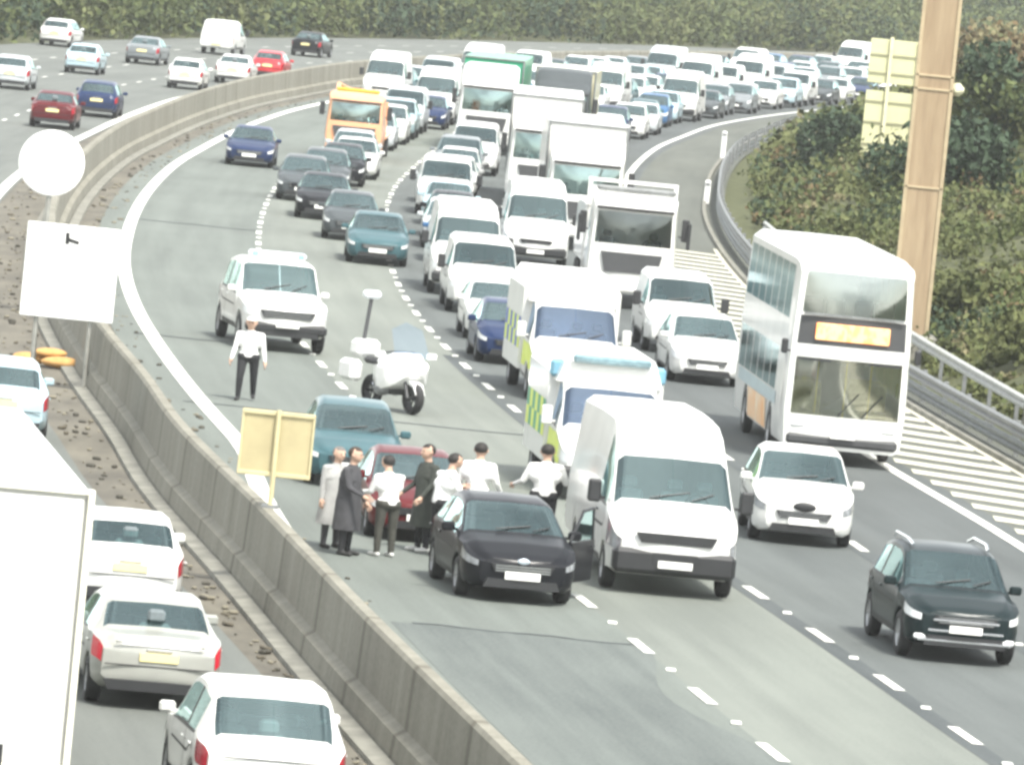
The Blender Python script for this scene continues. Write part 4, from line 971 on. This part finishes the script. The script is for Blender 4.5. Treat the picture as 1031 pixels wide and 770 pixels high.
for lname,after,f,spans in lanes:
    k=0
    for (a,b) in spans:
        y=a
        while y<b-5:
            kd=rq.choice(kinds); c=rq.choice(cols)
            if 'van' in kd: c='white' if rq.random()<.8 else 'silver'
            L_=SPEC[kd]['L']
            if y+L_>b: break
            x=lane_x(y,f)+rq.uniform(-.35,.35)
            o=place(kd,c,x,y,f'{c} {kd}, {ORD[min(k,len(ORD)-1)]} {after}',group='cars in the far queue',lane=f); k+=1
            y+=L_+rq.uniform(1.8,4.6)

# ------------------------------------------------------------------ signs and posts
WS=mat('white_sign_face',(.84,.84,.82),.5,noise=.05); BSG=mat('black_sign_mark',(.015,.015,.016),.6,noise=.1); POSTM=mat('grey_post',(.33,.33,.30),.5,.2,noise=.3)
sg=empty('white_sign',(-9.37,165,0)); tag(sg,'large blank white rectangular sign with a small black mark standing on the median','sign')
q=MB(); q.box((0,0,2.45),(1.94,.06,1.96),0,.02); q.build('board',WS,sg)
q=MB(); q.box((-.12,-.035,3.15),(.08,.02,.24),0,.005); q.box((.02,-.035,3.10),(.22,.02,.07),0,.005,Matrix.Rotation(.25,3,'Y')); q.build('mark',BSG,sg)
q=MB()
for z in(1.5,3.4): q.box((0,.05,z),(1.9,.05,.06),0,.01)
q.build('rail',POSTM,sg)
for x in(-.62,.5): MB().tube([(x,.09,0),(x,.09,3.4)],.045).build('post',POSTM,sg)
q=MB()
for x in(-.62,.5): q.tube([(x,.12,1.7),(x,1.2,.03)],.03)
q.build('stay',POSTM,sg)
rd=empty('round_sign',(-11.48,190,-1.08)); tag(rd,'blank white round sign disc on a post above the rectangular sign','sign')
q=MB(); q.lathe([(-.02,.001),(-.02,.76),(0,.79),(.03,.78),(.03,.001)],(0,0,4.72),'y',36); q.build('disc',WS,rd,True); MB().tube([(0,.09,0),(0,.09,4.8)],.06).build('post',POSTM,rd)
for x in(-.0,): MB().box((0,.05,4.72),(1.1,.04,.08)).build('bracket',POSTM,rd)
sbg=mat('orange_sandbag',(.62,.36,.13),.9,noise=.35,scale=3)
for i,(dx,dy,l,w_,h,lab,rz) in enumerate(((0,0,.95,.5,.26,'orange sandbag lying nearest the barrier under the white sign',.2),(-.75,.5,.8,.5,.26,'pale orange sandbag lying left under the white sign',-.3),(-.3,.3,.8,.46,.22,'orange sandbag topmost on the pile under the white sign',.5))):
    q=MB(); q.sphere((0,0,h/2),.5,12,0,(l,w_,h)); o=q.build('sandbag',sbg,None,True); o.location=(-9.72+dx,171.5+dy,.0+(h*.85 if i==2 else 0)); o.rotation_euler=(0,0,rz); tag(o,lab,'sandbag','sandbags under the white sign')
BR=mat('tan_sign_back',(.43,.37,.21),.6,noise=.18,scale=1.5); BRF=mat('tan_frame',(.52,.46,.27),.5,noise=.15)
bsn=empty('road_sign',(barr_x(124.6)+.06,124.6,1.3)); bsn.rotation_euler[2]=-.05; tag(bsn,'back of a tan rectangular road sign on a single pole atop the concrete barrier','sign')
q=MB(); q.box((0,0,1.0),(1.14,.03,1.04),0,.005); q.build('board',BR,bsn)
q=MB()
for z in(.52,1.48): q.box((0,-.03,z),(1.16,.04,.07),0,.01)
for x in(-.56,.56): q.box((x,-.03,1.0),(.04,.03,1.0),0,.01)
q.build('rim_frame',BRF,bsn); MB().tube([(.0,-.07,-.02),(.0,-.07,1.54)],.04).build('pole',BRF,bsn); MB().box((0,-.05,.02),(.26,.26,.05)).build('base_plate',STEEL,bsn)
# tan column of the gantry on the verge
TAN=mat('tan_steel',(.31,.235,.145),.7,noise=.28,scale=2.2,bump=.1,col2=(.225,.160,.095),stretch=(2.2,2.2,.22)); TANE=mat('pale_column_edge',(.40,.32,.20),.6,noise=.25,scale=2)
gc=empty('gantry_column',(rail_x(206)+1.42,206,0)); tag(gc,'tall tan square steel column rising on the verge behind the bus','column')
q=MB(); q.box((0,0,6.8),(.94,.7,13.6),0,.03); q.build('shaft',TAN,gc)
for x in(-.46,.46): MB().box((x,-.36,6.8),(.10,.05,13.6),0,.01).build('flange',TANE,gc)
MB().box((0,0,.35),(1.5,1.3,.9),0,.08).build('foundation',CONCP,gc)
for z in(4.6,7.15,7.5): MB().box((0,-.36,z),(1.0,.05,.06),0,.01).build('strap',TANE,gc)
q=MB(); q.box((.62,-.1,7.2),(.36,.4,.34),0,.12); q.build('floodlight',mat('floodlight_case',(.62,.60,.42),.5,noise=.2),gc,True)
# big ribbed sign backs on the bank
YS_=mat('cream_sign_back',(.56,.55,.33),.6,noise=.14,scale=.7); YR=mat('dark_rib',(.33,.32,.20),.6,noise=.2)
bgx,bgy=13.6,306; bz=bank_z(bgy,bgx-rail_x(bgy))-.6
sgb=empty('direction_sign',(bgx,bgy,bz)); tag(sgb,'back of the big cream ribbed direction sign left of the tan column','sign')
q=MB(); q.box((0,0,1.75),(2.3,.05,2.9),0,.01); q.build('panel',YS_,sgb); q=MB(); q.box((0,.0,4.35),(2.3,.05,1.7),0,.01); q.build('panel',YS_,sgb)
for z in(1.15,2.0,2.8,3.9,4.6): MB().box((0,-.05,z),(2.28,.05,.07)).build('rib',YR,sgb)
for x in(-.35,.75): MB().box((x,-.12,2.6),(.13,.1,5.4),0,.01).build('post',mat('pale_post',(.66,.63,.42),.5,noise=.2),sgb)
ssx,ssy=11.35,325
ss_=empty('small_sign',(ssx,ssy,bank_z(ssy,ssx-rail_x(ssy))-.05)); tag(ss_,'small white square sign with a grey symbol on the bank above the crash barrier','sign')
MB().box((0,0,1.15),(.72,.04,.95),0,.01).build('board',mat('pale_sign',(.62,.60,.46),.6,noise=.15),ss_); q=MB(); q.box((.05,-.025,1.25),(.3,.01,.18),0,0,Matrix.Rotation(.4,3,'Y')); q.build('symbol',mat('grey_symbol',(.22,.22,.18),.7,noise=.3),ss_); MB().tube([(-.1,.04,-.2),(-.1,.04,1.2)],.05).build('post',mat('pale_post',(.66,.63,.42),.5),ss_)
for (x,y,h,lab) in ((rail_x(352)-.5,352,1.3,'short white marker post where the crash barrier bends'),(rail_x(300)-.45,300,.9,'stubby white post at the near bend of the crash barrier')):
    t=empty('verge_post',(x,y,0)); MB().box((0,0,h/2),(.22,.14,h),0,.03).build('stake',WS,t); MB().box((0,-.075,h-.15),(.16,.012,.12)).build('reflector',STEEL,t); tag(t,lab,'post')

# ------------------------------------------------------------------ haze volume added to bleach the far view
hz=MB(); hz.box((60,500,29),(900,1400,62)); hm=bpy.data.materials.new('haze'); hm.use_nodes=True; n=hm.node_tree.nodes; n.clear()
ho=n.new('ShaderNodeOutputMaterial'); hv=n.new('ShaderNodeVolumePrincipled'); hv.inputs['Color'].default_value=(.93,.95,.93,1); hv.inputs['Density'].default_value=HAZE; hv.inputs['Anisotropy'].default_value=.2
hm.node_tree.links.new(hv.outputs[0],ho.inputs['Volume']); o=hz.build('haze',hm); tag(o,'thin pale grey haze added over the road to bleach the distance','haze',kind='stuff')

# ------------------------------------------------------------------ people
SKIN=mat('skin',(.52,.34,.25),.6,noise=.12,scale=9); HAIRD=mat('dark_hair',(.018,.015,.013),.7,noise=.3,scale=20); CAPW=mat('white_cap',(.8,.8,.78),.7,noise=.08)
CL={'white':mat('white_cloth',(.82,.82,.80),.85,noise=.08,scale=5,bump=.3),'black':mat('black_cloth',(.018,.019,.022),.85,noise=.3,scale=5,bump=.3),'darkgreen':mat('dark_green_cloth',(.040,.046,.038),.85,noise=.3,scale=5,bump=.3),
    'charcoal':mat('charcoal_cloth',(.05,.05,.055),.85,noise=.3,scale=5,bump=.3),'lightgrey':mat('light_grey_cloth',(.36,.36,.35),.85,noise=.25,scale=5,bump=.3),'olive':mat('olive_cloth',(.055,.055,.045),.85,noise=.3,scale=5,bump=.3),'shoe':mat('shoe_leather',(.02,.02,.02),.5,noise=.2),'paleshoe':mat('pale_shoe',(.6,.6,.58),.6,noise=.1),'navy':mat('navy_cloth',(.02,.025,.045),.85,noise=.3,scale=5)}
def capsule(mb,a,b,ra,rb,n=12):
    a,b=Vector(a),Vector(b); d=(b-a); l=d.length or 1e-4; d=d/l
    pts=[];rs_=[]
    for i in range(4): t=i/3*PI/2; pts.append(a-d*ra*math.cos(t)); rs_.append(max(.002,ra*math.sin(t)))
    for i in range(1,4): pts.append(a+(b-a)*i/4); rs_.append(ra+(rb-ra)*i/4)
    for i in range(4): t=PI/2*(1-i/3); pts.append(b+d*rb*math.cos(t)); rs_.append(max(.002,rb*math.sin(t)))
    mb.tube(pts,rs_,n)
GREYH=mat('grey_hair',(.16,.15,.14),.8,noise=.4,scale=25); BROWNH=mat('brown_hair',(.045,.028,.018),.75,noise=.4,scale=25)
def person(label,x,y,rz,top='white',legs='black',shoe='shoe',height=1.76,arms=((.10,-.02),(.10,-.02)),stride=0,lean=0,coat=None,hair='hair',elbow=(.15,.15),head_turn=0,loc_z=0):
    """faces -Y; arms: per side (outward, forward) swing of the upper arm in radians; elbow: forearm bend"""
    k=height/1.76; root=empty('person',(x,y,loc_z),rz); g_=1.27 if top=='white' else 1.2; root.scale=(k*g_,k*g_,k); tag(root,label,'person')
    hip=Vector((0,0,.93)); chest=Vector((0,-.05*lean*6,1.30)); neck=chest+Vector((0,-.02-lean*.25,.19)); hd=neck+Vector((0,-.025-lean*.2,.165))
    J=[]                                             # (a,b,ra,rb,material)
    J+=[(hip+Vector((-.07,0,0)),hip+Vector((.07,0,0)),.125,.125,1),(hip+Vector((0,0,.02)),chest+Vector((0,0,-.12)),.135,.150,0),(chest+Vector((-.08,0,-.06)),chest+Vector((.08,0,-.06)),.135,.135,0),
        (chest+Vector((-.14,0,.09)),chest+Vector((.14,0,.09)),.075,.075,0),(neck+Vector((0,0,-.06)),neck+Vector((0,-.01,.07)),.058,.052,2),
        (hd+Vector((0,.01,.03)),hd+Vector((0,-.012,-.035)),.098,.082,2),(hd+Vector((0,-.045,-.07)),hd+Vector((0,-.055,-.085)),.045,.035,2),(hd+Vector((0,-.085,.0)),hd+Vector((0,-.108,-.03)),.012,.016,2)]
    for sx in(-1,1): J.append((hd+Vector((sx*.088,.005,.0)),hd+Vector((sx*.094,.01,-.03)),.016,.012,2))
    fingers=[]
    for sx,(out,fwd),eb,st in ((-1,arms[0],elbow[0],stride),(1,arms[1],elbow[1],-stride)):
        sh=chest+Vector((sx*.185,0,.10)); d=Vector((sx*math.sin(out),-math.sin(fwd),-math.cos(out)*math.cos(fwd))).normalized(); el=sh+d*.29
        ax=Vector((1,0,0)); d2=Matrix.Rotation(-eb,3,ax)@d
        if eb>1.2: d2=(d2+Vector((-sx*.5,0,0))).normalized()
        wrp=el+d2*.25; J+=[(sh,el,.060,.048,0),(el,wrp,.046,.034,0),(wrp,wrp+d2*.075,.030,.036,2)]
        palm=wrp+d2*.075; side=d2.cross(Vector((sx,0,0))).normalized(); inn=Vector((-sx,0,0))
        for q,(off,ln) in enumerate(((-.032,.062),(-.011,.072),(.011,.068),(.031,.052))): fingers.append([palm+side*off,palm+side*off*1.1+d2*(.035+ln*.3),palm+side*off*1.1+d2*(.035+ln)+inn*.022])
        fingers.append([palm-side*.03-d2*.05,palm-side*.058-d2*.01+inn*.008,palm-side*.055+d2*.028+inn*.02])
        hp=Vector((sx*.095,0,.90)); kn=hp+Vector((sx*.012,-math.sin(st)*.44-.012,-math.cos(st)*.43)); an=kn+Vector((sx*.005,math.sin(max(0,-st)+abs(st)*.35)*.38*(1 if st<=0 else -.2)+.01,0)); an.z=.09+(.04 if st<0 else 0)
        J+=[(hp,kn,.092,.062,1),(kn,an,.064,.045,1),(an+Vector((0,.03,-.045)),an+Vector((sx*.02,-.15,-.055)),.042,.036,3)]
    mb=MB()
    for a,b,ra,rb,_ in J: capsule(mb,a,b,ra,rb)
    tmp=mb.build('tmp',SKIN); md=tmp.modifiers.new('r','REMESH'); md.mode='VOXEL'; md.voxel_size=.017; ms=tmp.modifiers.new('s','SMOOTH'); ms.iterations=3; ms.factor=.5
    me=bpy.data.meshes.new_from_object(tmp.evaluated_get(bpy.context.evaluated_depsgraph_get())); me.name='body'; bpy.data.objects.remove(tmp)
    n=len(me.polygons); C=np.zeros(n*3); me.polygons.foreach_get('center',C); C=C.reshape(-1,3); best=np.full(n,1e9); mi=np.zeros(n,dtype=np.int32)
    for a,b,ra,rb,mt in J:
        a_=np.array(a);b_=np.array(b);ab=b_-a_;t=np.clip(((C-a_)@ab)/max(1e-9,ab@ab),0,1);dist=np.linalg.norm(C-(a_+t[:,None]*ab),axis=1)-(ra+(rb-ra)*t)
        u=dist<best; best[u]=dist[u]; mi[u]=mt
    mi[(mi==1)&(C[:,2]>1.0)]=0; mi[(mi==0)&(C[:,2]<.93)&(np.abs(C[:,0])<.17)]=1
    me.materials.clear()
    b2=bmesh.new(); b2.from_mesh(me)
    fm=MB()
    for ch in fingers:
        fm.tube(ch,[.0105,.0095,.007],6)
    off=len(b2.verts); vv=[b2.verts.new(p) for p in fm.v]; 
    for f in fm.f:
        try: b2.faces.new([vv[i] for i in f])
        except ValueError: pass
    b2.to_mesh(me); b2.free()
    for q in (CL[top],CL[legs],SKIN,CL[shoe]): me.materials.append(q)
    full=np.full(len(me.polygons),2,dtype=np.int32); full[:n]=mi; me.polygons.foreach_set('material_index',full); me.polygons.foreach_set('use_smooth',[True]*len(me.polygons)); me.update()
    body=bpy.data.objects.new('body',me); COL.objects.link(body); body.parent=root
    # hair or cap
    h=MB(); N=10; M_=16; k0=len(h.v)
    for i in range(N+1):
        for j in range(M_):
            a=2*PI*j/M_; front=math.sin(a)<-.2; lim=(1.15 if front else 2.0+.25*max(0,math.sin(a))); t=lim*i/N
            h.v.append((hd.x+.095*math.sin(t)*math.cos(a),hd.y+.012+.102*math.sin(t)*math.sin(a),hd.z+.022+.108*math.cos(t)))
    for i in range(N):
        for j in range(M_): h.f.append((i*M_+j,i*M_+(j+1)%M_,(i+1)*M_+(j+1)%M_,(i+1)*M_+j)); h.mi.append(0)
    if hair=='cap': h.prism([(hd.x-.07,hd.y-.09),(hd.x+.07,hd.y-.09),(hd.x+.06,hd.y-.17),(hd.x-.06,hd.y-.17)],hd.z+.055,hd.z+.068); h.build('cap',CAPW,root,True)
    else: h.build('hair',{'hair':HAIRD,'grey':GREYH,'brown':BROWNH}[hair],root,True)
    c=MB(); c.lathe([(-.035,.088),(.0,.078),(.035,.062),(.03,.056),(-.03,.08)],tuple(neck+Vector((0,.004,-.035))),'z',14); c.build('collar',CL[coat or top],root,True)
    e=MB()
    for sx in(-1,1): e.sphere((hd.x+sx*.033,hd.y-.090,hd.z+.005),.011,6)
    e.build('eyes',HAIRD,root,True)
    if coat:                                           # long coat: a shell from shoulders to below the knee
        c=MB(); prof=[(1.43,.15,.09),(1.36,.215,.125),(1.2,.20,.15),(1.02,.185,.155),(.9,.20,.165),(.7,.215,.175),(.5,.235,.19),(.42,.24,.195)]; n_=20
        for (z,rx,ry) in prof:
            for j in range(n_):
                a=2*PI*j/n_; rip=1+.05*math.sin(a*5+z*3)*(1 if z<1 else .2); c.v.append((rx*rip*math.cos(a),(chest.y*(z-.9)/.4 if z>.9 else 0)+ry*rip*math.sin(a),z))
        for i in range(len(prof)-1):
            for j in range(n_): c.f.append((i*n_+j,i*n_+(j+1)%n_,(i+1)*n_+(j+1)%n_,(i+1)*n_+j)); c.mi.append(0)
        c.build('coat',CL[coat],root,True)
    return root
person('person in white top, white cap and black trousers walking alone in the empty lane',-5.58,167.3,-.05,'white','black',stride=.2,hair='cap',arms=((.16,.1),(.16,-.1)),elbow=(.25,.2))
person('person in a long dark coat standing in profile beside the barrier',-2.52,132.3,math.radians(70),'charcoal','black',coat='charcoal',hair='brown',height=1.80,arms=((.12,.25),(.12,.1)),elbow=(.9,.4))
person('person in light grey clothes half hidden by the long dark coat',-2.80,133.4,math.radians(40),'lightgrey','charcoal',coat='lightgrey',height=1.70,hair='grey')
person('person in white shirt and olive trousers with hands folded in front of the red car',-1.86,132.7,math.radians(-150),'white','olive','paleshoe',1.68,arms=((.15,.5),(.15,.3)),elbow=(1.3,1.1),lean=.1)
person('person in a dark green coat between the two white tops',-1.25,134.4,math.radians(-60),'darkgreen','black','paleshoe',1.82,coat='darkgreen',arms=((.12,.2),(.12,.2)),elbow=(.6,.5))
person('person in white top with bowed dark head behind the black car bonnet corner',-.98,133.6,math.radians(120),'white','black',height=1.76,arms=((.2,.3),(.2,.5)),elbow=(1.0,1.2),lean=.15)
person('person in white top with upright dark head next to the black car roof',-.42,136.2,math.radians(170),'white','navy',height=1.80,arms=((.2,.2),(.2,.1)),elbow=(.5,.4))
person('person in white shirt standing by the open door of the black car',.74,136.9,math.radians(185),'white','black',height=1.84,arms=((.35,.3),(.35,.2)),elbow=(1.1,1.0))
